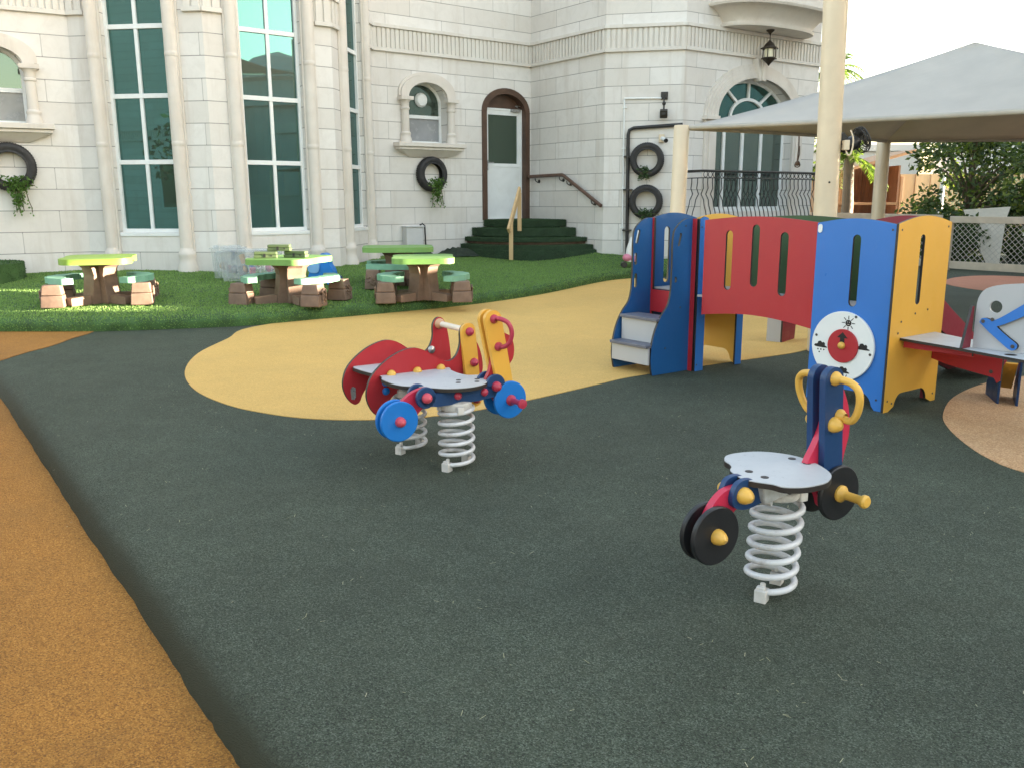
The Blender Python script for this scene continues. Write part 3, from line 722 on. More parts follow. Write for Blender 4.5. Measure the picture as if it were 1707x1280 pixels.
tyre('lower black tyre of the two hung beside the black drain pipe', FC, .775, 1.27, .30); trail(FC, .79, 1.27, .30, .21, .07, 230, M['small_leaf'], 'low wide green plant in the lower tyre beside the drain pipe', .1, 0, .045)

# pipes, lamp, camera on the chamfered wall
mb = MB(); mb.tube([pt(FC, .365, .36, .02), pt(FC, .345, 3.05, .02)], .016, 8); mb.tube([pt(FC, .345, 3.065, .02), pt(FC, 1.0, 3.055, .02)], .014, 8)
for z in (.8, 1.5, 2.2, 2.9): mb.fbox(FC, (.32, z, .001), (.39, z+.02, .04))
tag(build('cable_conduit', mb, M['white_frame'], loc=pt(FC, .365, .36, .02)), 'thin white conduit climbing the chamfered wall to the black wall lamp', 'conduit')
mb = MB(); mb.tube([pt(FC, .455, .33, .05), pt(FC, .43, 2.44, .05), pt(FC, .45, 2.52, .05), pt(FC, .52, 2.555, .05), pt(FC, 1.38, 2.60, .05)], .032, 10)
for z in (.75, 1.47, 2.05): mb.fbox(FC, (.36, z, .001), (.53, z+.025, .09))
tag(build('drain_pipe', mb, M['black_plastic'], loc=pt(FC, .455, .33, .05)), 'black plastic drain pipe running up the wall beside the two tyres', 'pipe')
lamp = thing('wall_lamp', 'black iron wall lamp with square plates high on the chamfered wall', 'lamp', pt(FC, 1.045, 2.95))
mb = MB(); mb.fbox(FC, (.985, 3.03, .001), (1.105, 3.16, .03)); mb.fbox(FC, (1.0, 3.045, .03), (1.09, 3.145, .05)); build('back_plate', mb, M['black_iron'], lamp, world=True, smooth=0, bevel=.004)
mb = MB(); mb.tube([pt(FC, 1.045, 3.09, .04), pt(FC, 1.045, 3.05, .09), pt(FC, 1.045, 2.95, .11), pt(FC, 1.045, 2.86, .10)], .014, 8); mb.ball(pt(FC, 1.045, 2.955, .11), .035, 10); build('arm', mb, M['black_iron'], lamp, world=True)
mb = MB(); c_ = pt(FC, 1.045, 2.785, .11); mb.bar(c_ + FC[1]*-.065 , c_ + FC[1]*.065, .13, .13, up=(Vector((0,0,1))+FC[3]*.35).normalized()); mb.fbox(FC, (1.01, 2.755, .175), (1.08, 2.82, .185)); build('lamp_head', mb, M['black_iron'], lamp, world=True, smooth=0, bevel=.005)
sc = thing('security_camera', 'small white security camera on a box beside the canopy pole', 'camera', pt(FC, 1.04, 2.35))
mb = MB(); mb.fbox(FC, (.97, 2.30, .001), (1.07, 2.44, .05)); build('mount_box', mb, M['pole'], sc, world=True, smooth=0, bevel=.006)
mb = MB(); a_ = pt(FC, 1.03, 2.37, .05); b_ = pt(FC, 1.10, 2.32, .22); mb.tube([a_, b_], .035, 12); build('body', mb, M['white_frame'], sc, world=True)
mb = MB(); mb.tube([b_ - (b_-a_)*.02, b_ + (b_-a_)*.07], .037, 12); build('lens', mb, M['black_plastic'], sc, world=True)
# lantern under the balcony
lan = thing('hanging_lantern', 'dark bronze moorish lantern hanging below the upper balcony', 'lantern', pt(FD, 1.80, 3.78, .32))
M['bronze'] = plain('aged_bronze', (.05,.038,.028), .45, .3, 20, metal=.5); M['lamp_glass'] = plain('milky_lamp_glass', (.75,.7,.52), .2, .05)
o_ = pt(FD, 1.80, 0, .32)
mb = MB(); mb.lathe([(.075, 4.305), (.07, 4.285), (.02, 4.24), (.012, 4.22)], o_, n=12); mb.tube([o_+Vector((0,0,4.24)), o_+Vector((0,0,4.12))], .008, 6); build('chain', mb, M['bronze'], lan, world=True)
mb = MB(); mb.lathe([(.012, 4.13), (.03, 4.11), (.075, 4.07), (.10, 4.03), (.105, 4.015), (.15, 4.0), (.15, 3.985), (.11, 3.975)], o_, n=12); mb.lathe([(.12, 3.83), (.13, 3.815), (.08, 3.77), (.03, 3.72), (.008, 3.69), (.0001, 3.685)], o_, n=12)
for i in range(6):
    a = 2*math.pi*i/6; v_ = Vector((math.cos(a), math.sin(a), 0)); mb.tube([o_+v_*.105+Vector((0,0,3.98)), o_+v_*.115+Vector((0,0,3.82))], .009, 5)
    mb.ball(o_+v_*.15+Vector((0,0,3.985)), .014, 6); mb.ball(o_+v_*.13+Vector((0,0,3.81)), .014, 6)
build('cage', mb, M['bronze'], lan, world=True)
mb = MB(); mb.lathe([(.085, 3.82), (.09, 3.9), (.085, 3.985)], o_, n=12); build('lamp_glass', mb, M['lamp_glass'], lan, world=True)

# brown handrail on wall B
hr = thing('wall_handrail', 'dark brown wooden handrail sloping down the wall right of the door', 'handrail', pt(FB, .9, 1.4))
mb = MB(); pts = [pt(FB, -.0+.06, 1.765, .085), pt(FB, 1.10, 1.775, .085), pt(FB, 2.19, 1.20, .085)]
mb.tube([pts[0], pts[1]-(pts[1]-pts[0]).normalized()*.02, pts[1]+(pts[2]-pts[1]).normalized()*.03, pts[2]], .034, 10); build('rail', mb, M['rail_brown'], hr, world=True)
for s, z in ((.25, 1.73), (1.0, 1.74), (1.22, 1.66), (1.92, 1.30)):
    mb = MB(); mb.tube([pt(FB, s, z, .085), pt(FB, s, z-.05, .075), pt(FB, s+.02, z-.08, .03), pt(FB, s+.03, z-.06, .004)], .009, 6); mb.disc(pt(FB, s+.03, z-.06, .001), FB[3], .035, .012, 14); build('bracket', mb, M['black_iron'], hr, world=True)

# ------------------------------------------------------------------ turf covered steps
M['brick_riser'] = plain('brown_brick_riser', (.16,.10,.07), .85, .3, 9, .3, 40)
st = thing('entrance_steps', 'four curved steps covered in dark turf rising to the back door', 'steps', (.2, 16.6, .3))
K = P5; eA, eB = -FA[1], FB[1]
def quarter(ra, rb, n=22, pad=.02):
    out = []
    for i in range(n+1):
        t = (math.pi/2)*i/n; c_, s_ = abs(math.cos(t))**.82, abs(math.sin(t))**.82
        p = K + eA*(ra*c_) + eB*(rb*s_) ; out.append((p.x, p.y))
    return [(K.x, K.y+.02)] + out
tiers = [(.945, .81, 1.17, 1.13), (.80, .64, 1.45, 1.42), (.63, .545, 1.62, 1.74), (.50, .40, 1.72, 1.92)]
for zt, zb, ra, rb in tiers:
    mb = MB(); q = quarter(ra, rb)
    mb.prism(q, [], fr0, zb, zt-.012)
    b = build('step_tread', mb, M['step_base'], st, world=True, smooth=40, bevel=.03, bseg=3)
    blades('turf', mb, int(7000*(ra*rb)*(.4 if zt < .9 else 1)+4000), .016, .010, M['turf_dark'], b, world=True)
for zt, zb, ra, rb in ((.545, .50, 1.56, 1.68), (.40, .1, 1.76, 2.0)):
    mb = MB(); mb.prism(quarter(ra, rb), [], fr0, zb, zt-.001); build('step_riser', mb, M['brick_riser'] if zt > .5 else M['step_base'], st, world=True, smooth=40)
    if zt < .5: blades('turf', mb, 9000, .03, .012, M['turf_dark'], st, world=True)
# second flight with its turf at the left edge
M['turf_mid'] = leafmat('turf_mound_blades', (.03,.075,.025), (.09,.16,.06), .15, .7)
st2 = thing('entrance_steps', 'low turf covered step mound at the left edge of the photo', 'steps', (-8.0, 11.2, .25))
for zt, zb, ra in ((.50, .12, 1.27), (.68, .45, .88)):
    mb = MB(); cx_, cy_ = -7.95, 11.5
    mb.prism([(cx_+ra*abs(math.cos(t))**.8*math.copysign(1, math.cos(t))*(1+.05*math.sin(3*t)), cy_+ra*.8*abs(math.sin(t))**.8*math.copysign(1, math.sin(t))) for t in [2*math.pi*i/40 for i in range(40)]], [], fr0, zb, zt)
    b = build('step_tread', mb, M['turf_base'], st2, world=True, smooth=40, bevel=.08, bseg=4); blades('turf', mb, 9000, .02, .012, M['turf_mid'], b, world=True)
# light wooden stair rail in the middle of the steps
M['pine'] = wood('pale_pine', (.52,.34,.16), (.64,.45,.24), 16, (1,1,.1))
wr = thing('stair_rail', 'pale pine stair rail with two posts standing in the middle of the turf steps', 'handrail', (0, 15.78, .28))
pA, pB = G(852, 431, .29), G(866, 383, .78); 
for p, h in ((pA, .63), (pB, .66)):
    mb = MB(); mb.bar(p - Vector((0,0,.03)), p + Vector((0,0,h)), .075, .06, up=Vector((0,1,0))); build('post', mb, M['pine'], wr, world=True, smooth=0, bevel=.005)
mb = MB(); q0, q1 = pA + Vector((-.012,0,.60)), pB + Vector((-.005,0,.69)); dd = (q1-q0).normalized(); mb.bar(q0 - dd*.16, q1 + dd*.06, .045, .11); build('rail', mb, M['pine'], wr, world=True, smooth=0, bevel=.005)

# ------------------------------------------------------------------ things lying by the wall
M['util'] = plain('grey_white_box', (.60,.60,.60), .5, .06, 4, dirt=(.4,.36,.3), dirtamt=.4)
ub = thing('utility_box', 'small grey white utility box low on the wall below the left tyre', 'box', pt(FA, .66, .55, .1))
mb = MB(); mb.fbox(FA, (.50, .50, .001), (.86, .84, .16)); build('body', mb, M['util'], ub, world=True, smooth=0, bevel=.012)
mb = MB(); mb.fbox(FA, (.485, .825, .001), (.875, .855, .18)); build('lid', mb, M['util'], ub, world=True, smooth=0, bevel=.01)
mb = MB(); mb.tube([pt(FA, .84, .86, .06), pt(FA, .89, .89, .08), pt(FA, .93, .85, .09), pt(FA, .94, .4, .1)], .014, 8); build('hose', mb, M['black_plastic'], ub, world=True)
M['tarp'] = plain('dark_turf_offcut', (.024,.036,.022), .9, .4, 12, .5, 60)
mb = MB(); nx, ny = 22, 8; o_ = pt(FA, 1.1, .3, .3)
for i in range(nx+1):
    for j in range(ny+1):
        x_, y_ = i/nx*2.35, j/ny*.8; e = min(1, 4*min(i/nx, 1-i/nx)+.05)*min(1, 3*min(j/ny, 1-j/ny)+.05)
        z_ = e*(.05 + .08*math.sin(x_*4.1+.6) + .07*math.sin(x_*9+y_*7) + .05*math.sin(y_*11+x_*3)) + .02
        q = pt(FA, .45 + x_*.62, 0, .66 - y_*.75); mb.v.append((q.x, q.y, gz(q.x, q.y) + max(.01, z_)))
for i in range(nx):
    for j in range(ny): a = i*(ny+1)+j; mb.f.append((a, a+ny+1, a+ny+2, a+1)); mb.m.append(0)
tag(build('turf_offcut', mb, M['tarp'], loc=o_, smooth=60), 'crumpled dark offcut of turf lying on the grass by the wall', 'turf offcut')
M['grey_plastic'] = plain('pale_grey_plastic', (.42,.42,.47), .5); M['print_blue'] = plain('blue_print', (.07,.33,.5), .4)
mb = MB(); o_ = G(741, 413, .3); mb.bar(o_, o_ + Vector((-.03,.12,.30)), .11, .03, up=Vector((0,1,0))); tag(build('plastic_board', mb, M['grey_plastic'], loc=o_, smooth=0, bevel=.006), 'narrow pale grey board leaning on the wall left of the steps', 'board')
o_ = G(754, 412, .3); cb = thing('packet', 'small white and blue packet lying at the foot of the steps', 'packet', o_)
mb = MB(); mb.box((-.11,-.03,0), (.11,.05,.20)); build('carton', mb, M['white_frame'], cb, smooth=0, bevel=.005)
mb = MB(); mb.prism([(-.09,.03),(.02,.02),(.09,.07),(.09,.13),(-.02,.15),(-.09,.11)], [], (Vector((0,-.031,0)), Vector((1,0,0)), Vector((0,0,1)), Vector((0,-1,0))), 0, .002); build('print', mb, M['print_blue'], cb, smooth=0)

# ------------------------------------------------------------------ toddler picnic tables
M['plastic_green'] = plain('olive_green_plastic', (.17,.33,.085), .5, .12, 3, .15, 90, dirt=(.12,.2,.06), dirtamt=.5)
M['plastic_lime'] = plain('lime_green_plastic', (.24,.38,.06), .5, .12, 3, .15, 90, dirt=(.16,.24,.06), dirtamt=.5)
M['plastic_teal'] = plain('teal_green_plastic', (.19,.40,.28), .5, .12, 3, .15, 90, dirt=(.08,.18,.12), dirtamt=.5)
M['plastic_brown'] = plain('brown_stone_plastic', (.195,.125,.09), .75, .22, 9, .6, 34, dirt=(.26,.16,.115), dirtamt=.3)
def picnic():
    t = thing('picnic_table', 'x', 'picnic table')
    top = [(.93*x_, y_) for x_, y_ in smoothpoly([(-.30,-.46),(-.12,-.465),(.12,-.465),(.30,-.46),(.385,-.36),(.40,-.2),(.38,0),(.40,.2),(.385,.36),(.30,.46),(.12,.465),(-.12,.465),(-.30,.46),(-.385,.36),(-.40,.2),(-.38,0),(-.40,-.2),(-.385,-.36)], 3)]
    mb = MB(); mb.prism(top, [], fr0, .455, .52); build('table_top', mb, M['plastic_green'], t, smooth=40, bevel=.02, bseg=3)
    mb = MB()
    for a in (45, 135, 225, 315):
        c_, s_ = math.cos(R(a)), math.sin(R(a)); d = Vector((c_, s_, 0)); x_ = Vector((-s_, c_, 0))
        frm = (Vector((0,0,0)), d, Vector((0,0,1)), x_)
        mb.prism([(0,0),(.20,0),(.17,.17),(.15,.32),(.17,.40),(.24,.455),(0,.455)], [], frm, -.085, .085)
        mb.prism([(.19,0),(.44,0),(.44,.085),(.19,.10)], [], frm, -.055, .055)
    build('pedestal', mb, M['plastic_brown'], t, smooth=0, bevel=.02, bseg=2)
    for sx in (-1, 1):
        for sy in (-1, 1):
            mb = MB(); cx_, cy_ = sx*.45, sy*.34
            for z0_, z1_, w0, w1 in ((0,.13,.125,.115), (.135,.245,.112,.095)):
                q = []
                for z_, w_ in ((z0_, w0), (z1_, w1)):
                    for i, j in ((-1,-1),(1,-1),(1,1),(-1,1)): q.append((cx_+i*w_*.95, cy_+j*w_*.85, z_))
                mb.add(q, [(3,2,1,0),(4,5,6,7),(0,1,5,4),(1,2,6,5),(2,3,7,6),(3,0,4,7)])
            for k_ in range(9):
                mb.bar((cx_+sx*.118, cy_+random.uniform(-.08,.08), random.uniform(.03,.2)), (cx_+sx*.122, cy_+random.uniform(-.08,.08), random.uniform(.03,.2)), .02, .02)
            build('leg', mb, M['plastic_brown'], t, smooth=40, bevel=.024, bseg=3)
        inn, out = [], []
        for i in range(19):
            a = R(-54 + 108*i/18); wv = .018*math.sin(i*1.9)
            ri, ro = .36+wv, .57+wv*.8; fx = 1.0
            inn.append((sx*(ri*math.cos(a)*1.0 + .01), ri*1.25*math.sin(a))); out.append((sx*(ro*math.cos(a)*.98), ro*.93*math.sin(a)))
        mb = MB(); mb.prism(out + list(reversed(inn)), [], fr0, .245, .31); build('bench_seat', mb, M['plastic_teal'], t, smooth=40, bevel=.018, bseg=3)
    return t
proto = picnic(); proto['group'] = 'toddler picnic tables on the turf'
SP = [((165,434),.655,18,'lime topped toddler picnic table standing alone nearest the left edge of the turf'),
      ((483,428),.675,-14,'toddler picnic table with green blocks stacked on its top'),
      ((705,421),.69,6,'toddler picnic table seen end on in front of the steps'),
      ((663,407),.735,98,'rearmost toddler picnic table turned sideways behind the end on table')]
for i, ((x, y), z, rz, lab) in enumerate(SP):
    t = proto if i == 0 else copy_tree(proto)
    p = G(x, y, z); t.location = (p.x, p.y, gz(p.x, p.y)); t.rotation_euler = (0, 0, R(rz)); t['label'] = lab
    t.scale = (1, 1, 1)
    if i == 0: T1 = t
    if i == 1: T2 = t
def swap_top(t, m):
    for c in t.children:
        if c.name.startswith('table_top'): c.data = c.data.copy(); c.data.materials[0] = m
swap_top(T1, M['plastic_lime'])
# blocks stacked on the second table
M['block'] = plain('olive_block_plastic', (.085,.125,.05), .55, .2, 6, .2, 60, dirt=(.15,.16,.09), dirtamt=.5)
for (dx, dy, dz, rz, lab) in ((-.22,-.20,0,8,'olive green toy block on the left end of the picnic table top'), (.10,-.10,0,-6,'olive green toy block at the right of the block pile on the table'), (-.08,-.13,.075,3,'olive green toy block lying across the top of the block pile')):
    b = thing('toy_block', lab, 'toy block', (T2.location.x+dx, T2.location.y+dy, T2.location.z+.523+dz), R(rz), 'toy blocks on the picnic table')
    mb = MB(); mb.box((-.13,-.06,0), (.13,.06,.035)); mb.box((-.125,-.055,.037), (.125,.055,.072)); build('body', mb, M['block'], b, smooth=0, bevel=.008)
    mb = MB(); mb.box((-.02,-.064,.01), (.005,-.0605,.05)); mb.box((.06,-.064,.02), (.075,-.0605,.035)); build('slot', mb, M['black_plastic'], b, smooth=0)
# clear storage tubs behind the second table
def clear(name, col, al):
    m, t, p = newmat(name); p.inputs['Base Color'].default_value = (*col, 1); p.inputs['Roughness'].default_value = .25
    tr = nd(t, 'ShaderNodeBsdfTransparent'); tr.inputs[0].default_value = (.95,.97,.97,1); mx = nd(t, 'ShaderNodeMixShader'); mx.inputs[0].default_value = al
    t.links.new(tr.outputs[0], mx.inputs[1]); t.links.new(p.outputs[0], mx.inputs[2]); t.links.new(mx.outputs[0], t.nodes['Material Output'].inputs[0]); return m
M['clear'] = clear('cloudy_clear_plastic', (.66,.69,.71), .3)
TOY = [plain('toy_'+n, c, .45) for n, c in (('peach',(.6,.35,.2)),('blue',(.12,.2,.5)),('pink',(.6,.2,.3)),('mint',(.3,.55,.45)),('grey',(.3,.3,.33)))]
for (x, y, sx, dp, hh, lab, nt_) in ((384,466,.21,.24,.40,'tall cloudy clear storage tub at the left behind the block table',3), (420,468,.40,.32,.38,'wide cloudy clear storage tub full of toys behind the block table',12)):
    o_ = G(x, y, .25); o_.z = gz(o_.x, o_.y)+.01
    tb = thing('storage_tub', lab, 'storage tub', o_, R(6), 'clear storage tubs by the bay window')
    mb = MB(); w0, w1, d0_, d1_ = sx*.85, sx, dp*.42, dp*.5; t_ = .006
    q = [(-w0,-d0_,0),(w0,-d0_,0),(w0,d0_,0),(-w0,d0_,0),(-w1,-d1_,hh),(w1,-d1_,hh),(w1,d1_,hh),(-w1,d1_,hh)]
    mb.add(q, [(3,2,1,0),(0,1,5,4),(1,2,6,5),(2,3,7,6),(3,0,4,7)])
    for k_ in range(5): xx = -w0+.06+k_*(2*w0-.12)/4; mb.bar((xx,-d0_-.008,.03),(xx*1.15,-d1_-.008,hh-.05),.02,.012,up=Vector((0,1,0)))
    build('tub', mb, M['clear'], tb, smooth=0)
    mb = MB(); mb.box((-w1-.02,-d1_-.02,hh), (w1+.02,d1_+.02,hh+.015)); mb.box((-w1*.85,-d1_*.8,hh+.016), (w1*.85,d1_*.8,hh+.04)); build('lid', mb, M['clear'], tb, smooth=0, bevel=.008)
    for k_ in range(nt_):
        mb = MB(); c_ = Vector((random.uniform(-w0*.75,w0*.75), random.uniform(-d0_*.6,d0_*.5), .05+random.random()*hh*.5))
        if k_ % 2: mb.bar(c_, c_ + Vector((random.uniform(-.1,.1), random.uniform(-.05,.05), .12)), .07, .05)
        else: mb.ball(c_, .06, 10)
        b = build('toy', mb, TOY[k_ % 5], None, loc=tuple(o_), smooth=40)
        b.data.transform(Matrix.Translation(Vector(o_))); b.rotation_euler = (0,0,R(6)); tag(b, 'small coloured toy inside a cloudy clear storage tub', 'toy', 'toys in the clear storage tubs')
# blue toy rocker beside the second table
M['toy_blue'] = plain('bright_blue_plastic', (.015,.20,.62), .35, .1); M['toy_sky'] = plain('sky_blue_plastic', (.20,.42,.72), .4, .1); M['toy_white'] = plain('white_plastic', (.75,.75,.75), .4)
o_ = G(540, 468, .26); o_.z = gz(o_.x, o_.y)
bt = thing('ride_on_toy', 'bright blue animal ride on toy with a round eye behind the block table', 'toy', o_, R(-12))
bt.scale = (.84,.84,.84)
frt = (Vector((0,0,0)), Vector((1,0,0)), Vector((0,0,1)), Vector((0,-1,0)))
mb = MB(); mb.prism(smoothpoly([(-.22,.10),(-.10,.04),(.12,.05),(.2,.14),(.18,.25),(.13,.33),(.12,.45),(.04,.5),(-.02,.46),(-.0,.36),(-.04,.27),(-.13,.25),(-.2,.2)], 4), [], frt, -.08, .08); build('body', mb, M['toy_blue'], bt, smooth=40, bevel=.025, bseg=3)
mb = MB(); mb.prism(smoothpoly([(-.2,.2),(-.05,.2),(-.03,.36),(-.08,.41),(-.17,.4),(-.22,.3)], 4), [], frt, -.10, -.082); mb.prism(smoothpoly([(-.2,.2),(-.05,.2),(-.03,.36),(-.08,.41),(-.17,.4),(-.22,.3)], 4), [], frt, .082, .10); build('seat_back', mb, M['toy_sky'], bt, smooth=40, bevel=.006)
for sy in (-1, 1):
    mb = MB(); mb.disc((.06, .081*sy, .42), (0,sy,0), .035, .008, 18); e = build('eye', mb, M['toy_white'], bt); mb = MB(); mb.disc((.065, .0895*sy, .418), (0,sy,0), .018, .004, 14); build('pupil', mb, M['black_plastic'], e)
for x_ in (-.14, .14):
    mb = MB(); mb.tube([(x_,-.11,.05),(x_,.11,.05)], .05, 16); build('wheel', mb, M['toy_blue'], bt)
mb = MB(); mb.ball((.27,.0,.10), .05, 12); mb.tube([(.1,0,.09),(.27,0,.10)], .02, 8); build('tail_knob', mb, plain('navy_plastic',(.02,.04,.18),.4), bt)
# pink and white toy half hidden beside the play house
o_ = G(1046, 433, .3); o_.z = gz(o_.x, o_.y)
pk = thing('push_toy', 'white and pink push toy standing at the wall foot beside the black drain pipe', 'toy', o_)
M['pink'] = plain('pink_plastic', (.66,.22,.32), .4)
mb = MB(); mb.tube([(0.02,0,.1),(.05,0,.3),(.1,0,.46),(.2,0,.58),(.34,0,.62)], [.07,.075,.075,.07,.05], 12); build('arched_back', mb, M['toy_white'], pk)
mb = MB(); mb.ball((-.01,-.04,.17), .085, 12, (1,.8,.8)); mb.ball((.1,-.04,.15), .06, 10); build('padding', mb, M['pink'], pk)
for x_ in (-.06, .12):
    mb = MB(); mb.tube([(x_,-.08,.05),(x_,.08,.05)], .05, 14); build('wheel', mb, M['black_plastic'], pk)
# ------------------------------------------------------------------ spring riders
def scuffed(name, col, rough=.32, lite=.12, amt=.5):
    # panel finish with fine scratches and dull scuffs
    m, t, p = newmat(name)
    c = mixc(t, tuple(q*.94 for q in col), tuple(min(1, q*1.05) for q in col), ramp(t, noise(t, 2, 4), .3, .7))
    sc_ = ramp(t, noise(t, 26, 8, .72, stretch=(1, 1, .22), dist=.8), .60, .74, 0, amt)
    sc2 = ramp(t, noise(t, 140, 3, .6, stretch=(1, .2, 1)), .64, .76, 0, amt*.7)
    c = mixc(t, c, tuple(q*.75+lite for q in col), sc_); c = mixc(t, c, tuple(q*.7+lite*1.2 for q in col), sc2)
    c = mixc(t, c, (.16,.13,.10), ramp(t, noise(t, 7, 9, .75), .62, .82, 0, amt*.45))
    t.links.new(c, p.inputs['Base Color']); p.inputs['Specular IOR Level'].default_value = .45
    t.links.new(ramp(t, noise(t, 9, 6, .7), .3, .7, rough-.06, rough+.22), p.inputs['Roughness'])
    bump(t, p, noise(t, 160, 3), .05, .004); return m
def hpl(name, col): return scuffed(name, col, .33, .07, .32)
M['edge'] = plain('dark_panel_core', (.022,.017,.015), .5, .2, 8)
M['hpl_red'] = hpl('red_panel', (.40,.022,.030)); M['hpl_crimson'] = hpl('crimson_panel', (.52,.025,.065)); M['hpl_maroon'] = hpl('maroon_panel', (.22,.018,.032))
M['hpl_blue'] = hpl('blue_panel', (.030,.16,.50)); M['hpl_royal'] = hpl('royal_blue_panel', (.010,.092,.27)); M['hpl_navy'] = hpl('navy_panel', (.009,.042,.125)); M['hpl_sky'] = hpl('bright_blue_disc', (.008,.16,.52))
M['hpl_yellow'] = hpl('amber_panel', (.72,.38,.055)); M['hpl_green'] = hpl('dark_green_panel', (.028,.075,.025)); M['hpl_grey'] = hpl('pale_grey_panel', (.42,.42,.43)); M['hpl_white'] = hpl('white_panel', (.76,.76,.74))
M['hpl_black'] = hpl('black_panel', (.014,.014,.016)); M['seat_grey'] = scuffed('grey_seat_board', (.46,.47,.48), .4, -.12, .75)
M['yellow_plastic'] = plain('yellow_nylon', (.70,.40,.07), .38, .08, 9, dirt=(.4,.25,.08), dirtamt=.3); M['red_plastic'] = plain('red_nylon', (.42,.035,.07), .35, .08, 9); M['pink_red'] = plain('pinkish_red_nylon', (.55,.07,.10), .35, .08, 9)
M['spring'] = plain('grey_spring_paint', (.60,.60,.61), .38, .08, 14, dirt=(.22,.17,.13), dirtamt=.75, coat=.2); M['clamp'] = plain('worn_white_clamp', (.55,.53,.50), .6, .15, 20, dirt=(.2,.15,.12), dirtamt=.7)
X, Yv, Z = Vector((1,0,0)), Vector((0,1,0)), Vector((0,0,1))
SIDE = (Vector((0,0,0)), X, Z, -Yv)                  # side profile plane, outwards to the right of the rider
def sp(name, parent, poly, y0, y1, m, holes=(), bev=.003, edge=None):
    mb = MB(); mb.prism(poly, holes, SIDE, -y1, -y0, 0, 1 if edge else 0)
    return build(name, mb, [m, edge] if edge else m, parent, smooth=35, bevel=bev)
def knob(parent, c, ax, m, r=.026, h=.04):
    mb = MB(); mb.lathe([(r, 0), (r, .006), (r*.9, h*.45), (r*.55, h*.85), (.0001, h)], c, ax, 16); return build('knob', mb, m, parent, smooth=50)
def coil(parent, top, y=0.0, x0=0.0, r=.078, wire=.0125, zb=.03, turns=6.2, tilt=0.0, slim=False):
    mb = MB(); pts = []; n = int(turns*26)
    for i in range(n+1):
        f_ = i/n; a = 2*math.pi*turns*f_ + 3.6
        zz = zb + (top-zb)*(f_ if 0 < f_ < 1 else f_)
        e = min(1, f_*turns/.8, (1-f_)*turns/.8)
        pts.append((x0 + tilt*f_ + r*math.cos(a), y + r*math.sin(a), zz))
    mb.tube(pts, wire, 10); build('spring', mb, M['spring'], parent, smooth=60)
    for a in (3.6, 3.6+math.pi):
        c = Vector((x0 + (r+.004)*math.cos(a), y + (r+.004)*math.sin(a), 0)); u_ = Vector((-math.sin(a), math.cos(a), 0)); v_ = Vector((math.cos(a), math.sin(a), 0))
        mb = MB(); mb.bar(c - u_*.020 + Z*.02, c + u_*.020 + Z*.02, .042, .045); mb.bar(c + v_*.004 - u_*.016 + Z*.046, c + v_*.004 + u_*.012 + Z*.046, .022, .012)
        mb.lathe([(.010, .045), (.010, .060), (.0001, .062)], c - v_*.008, Z, 8)
        build('clamp', mb, M['clamp'], parent, smooth=0, bevel=.005)
    mb = MB(); c = Vector((x0+tilt, y, top))
    mb.lathe([(.03, -.012), (.062, -.004), (.066, .004), (.066, .02), (.05, .025), (.0001, .025)] if slim else [(.03, -.03), (.07, -.012), (.078, .0), (.078, .03), (.05, .04), (.0001, .04)], c, Z, 20)
    for a in ((5.9,) if slim else (.3, 2.4, 4.4)): mb.bar(c + Vector((math.cos(a)*.075, math.sin(a)*.075, -.02)), c + Vector((math.cos(a)*.075, math.sin(a)*.075, .02)), .04, .035, up=X)
    build('top_mount', mb, M['clamp'], parent, smooth=40, bevel=.004)
def wheel(parent, x, z, r, yo, m, knobm, sides=(-1, 1)):
    for s in sides:
        mb = MB(); mb.disc((x, s*yo, z), (0, s, 0), r, .019, 44, bev=.004); w_ = build('wheel', mb, m, parent, smooth=40)
        if knobm: knob(w_, (x, s*(yo+.019), z), (0, s, 0), knobm)
def seat_board(parent, pts, z, t=.02, bolts=(), m=None):
    mb = MB(); mb.prism(smoothpoly(pts, 4), [], fr0, z-t, z-.003, 1, 1); mb.prism(smoothpoly([(p[0]*.99, p[1]*.99) for p in pts], 4), [], fr0, z-.0028, z, 0, 0)
    st_ = build('seat', mb, [m or M['seat_grey'], M['edge']], parent, smooth=35, bevel=.003)
    for b in bolts:
        mb = MB(); mb.lathe([(.013, .0), (.013, .0015), (.008, .002), (.0001, .0005)], (b[0], b[1], z), Z, 14); build('bolt', mb, M['edge'], st_)
# near rider: single motorbike
cA = G(1282, 985, .0)
ra = thing('spring_rider', 'single motorbike spring rider with black wheels and yellow handles in the foreground', 'spring rider', cA, R(30))
coil(ra, .338, r=.079, wire=.0112, turns=6.0, tilt=.018, slim=True)
mb = MB(); mb.add([(-.10,-.055,.345),(.13,-.055,.375),(.13,.055,.375),(-.10,.055,.345),(-.12,-.065,.408),(.15,-.065,.408),(.15,.065,.408),(-.12,.065,.408)], [(3,2,1,0),(4,5,6,7),(0,1,5,4),(1,2,6,5),(2,3,7,6),(3,0,4,7)])
br_ = build('seat_bracket', mb, M['spring'], ra, smooth=0, bevel=.008)
mb = MB(); mb.lathe([(.018, 0), (.018, .004), (.010, .006), (.009, .002), (.0001, .002)], (-.005, -.064, .385), (0,-1,0), 14); build('bolt', mb, M['edge'], br_)
seat_board(ra, [(-.075,.165),(-.03,.205),(.03,.21),(.105,.185),(.155,.13),(.178,.06),(.165,-.03),(.12,-.12),(.06,-.165),(.01,-.178),(-.06,-.172),(-.115,-.14),(-.125,-.10),(-.155,-.05),(-.165,0),(-.138,.072),(-.108,.098),(-.088,.128)], .432, .02, ((.138,.061),(.139,-.003),(-.094,.031),(-.095,-.039)))
fender = smoothpoly([(-.085,.39),(-.152,.408),(-.233,.403),(-.285,.366),(-.315,.31),(-.30,.25),(-.24,.24),(-.212,.30),(-.18,.335),(-.10,.33)], 5)
sp('rear_fender', ra, fender, -.013, .013, M['hpl_crimson'])
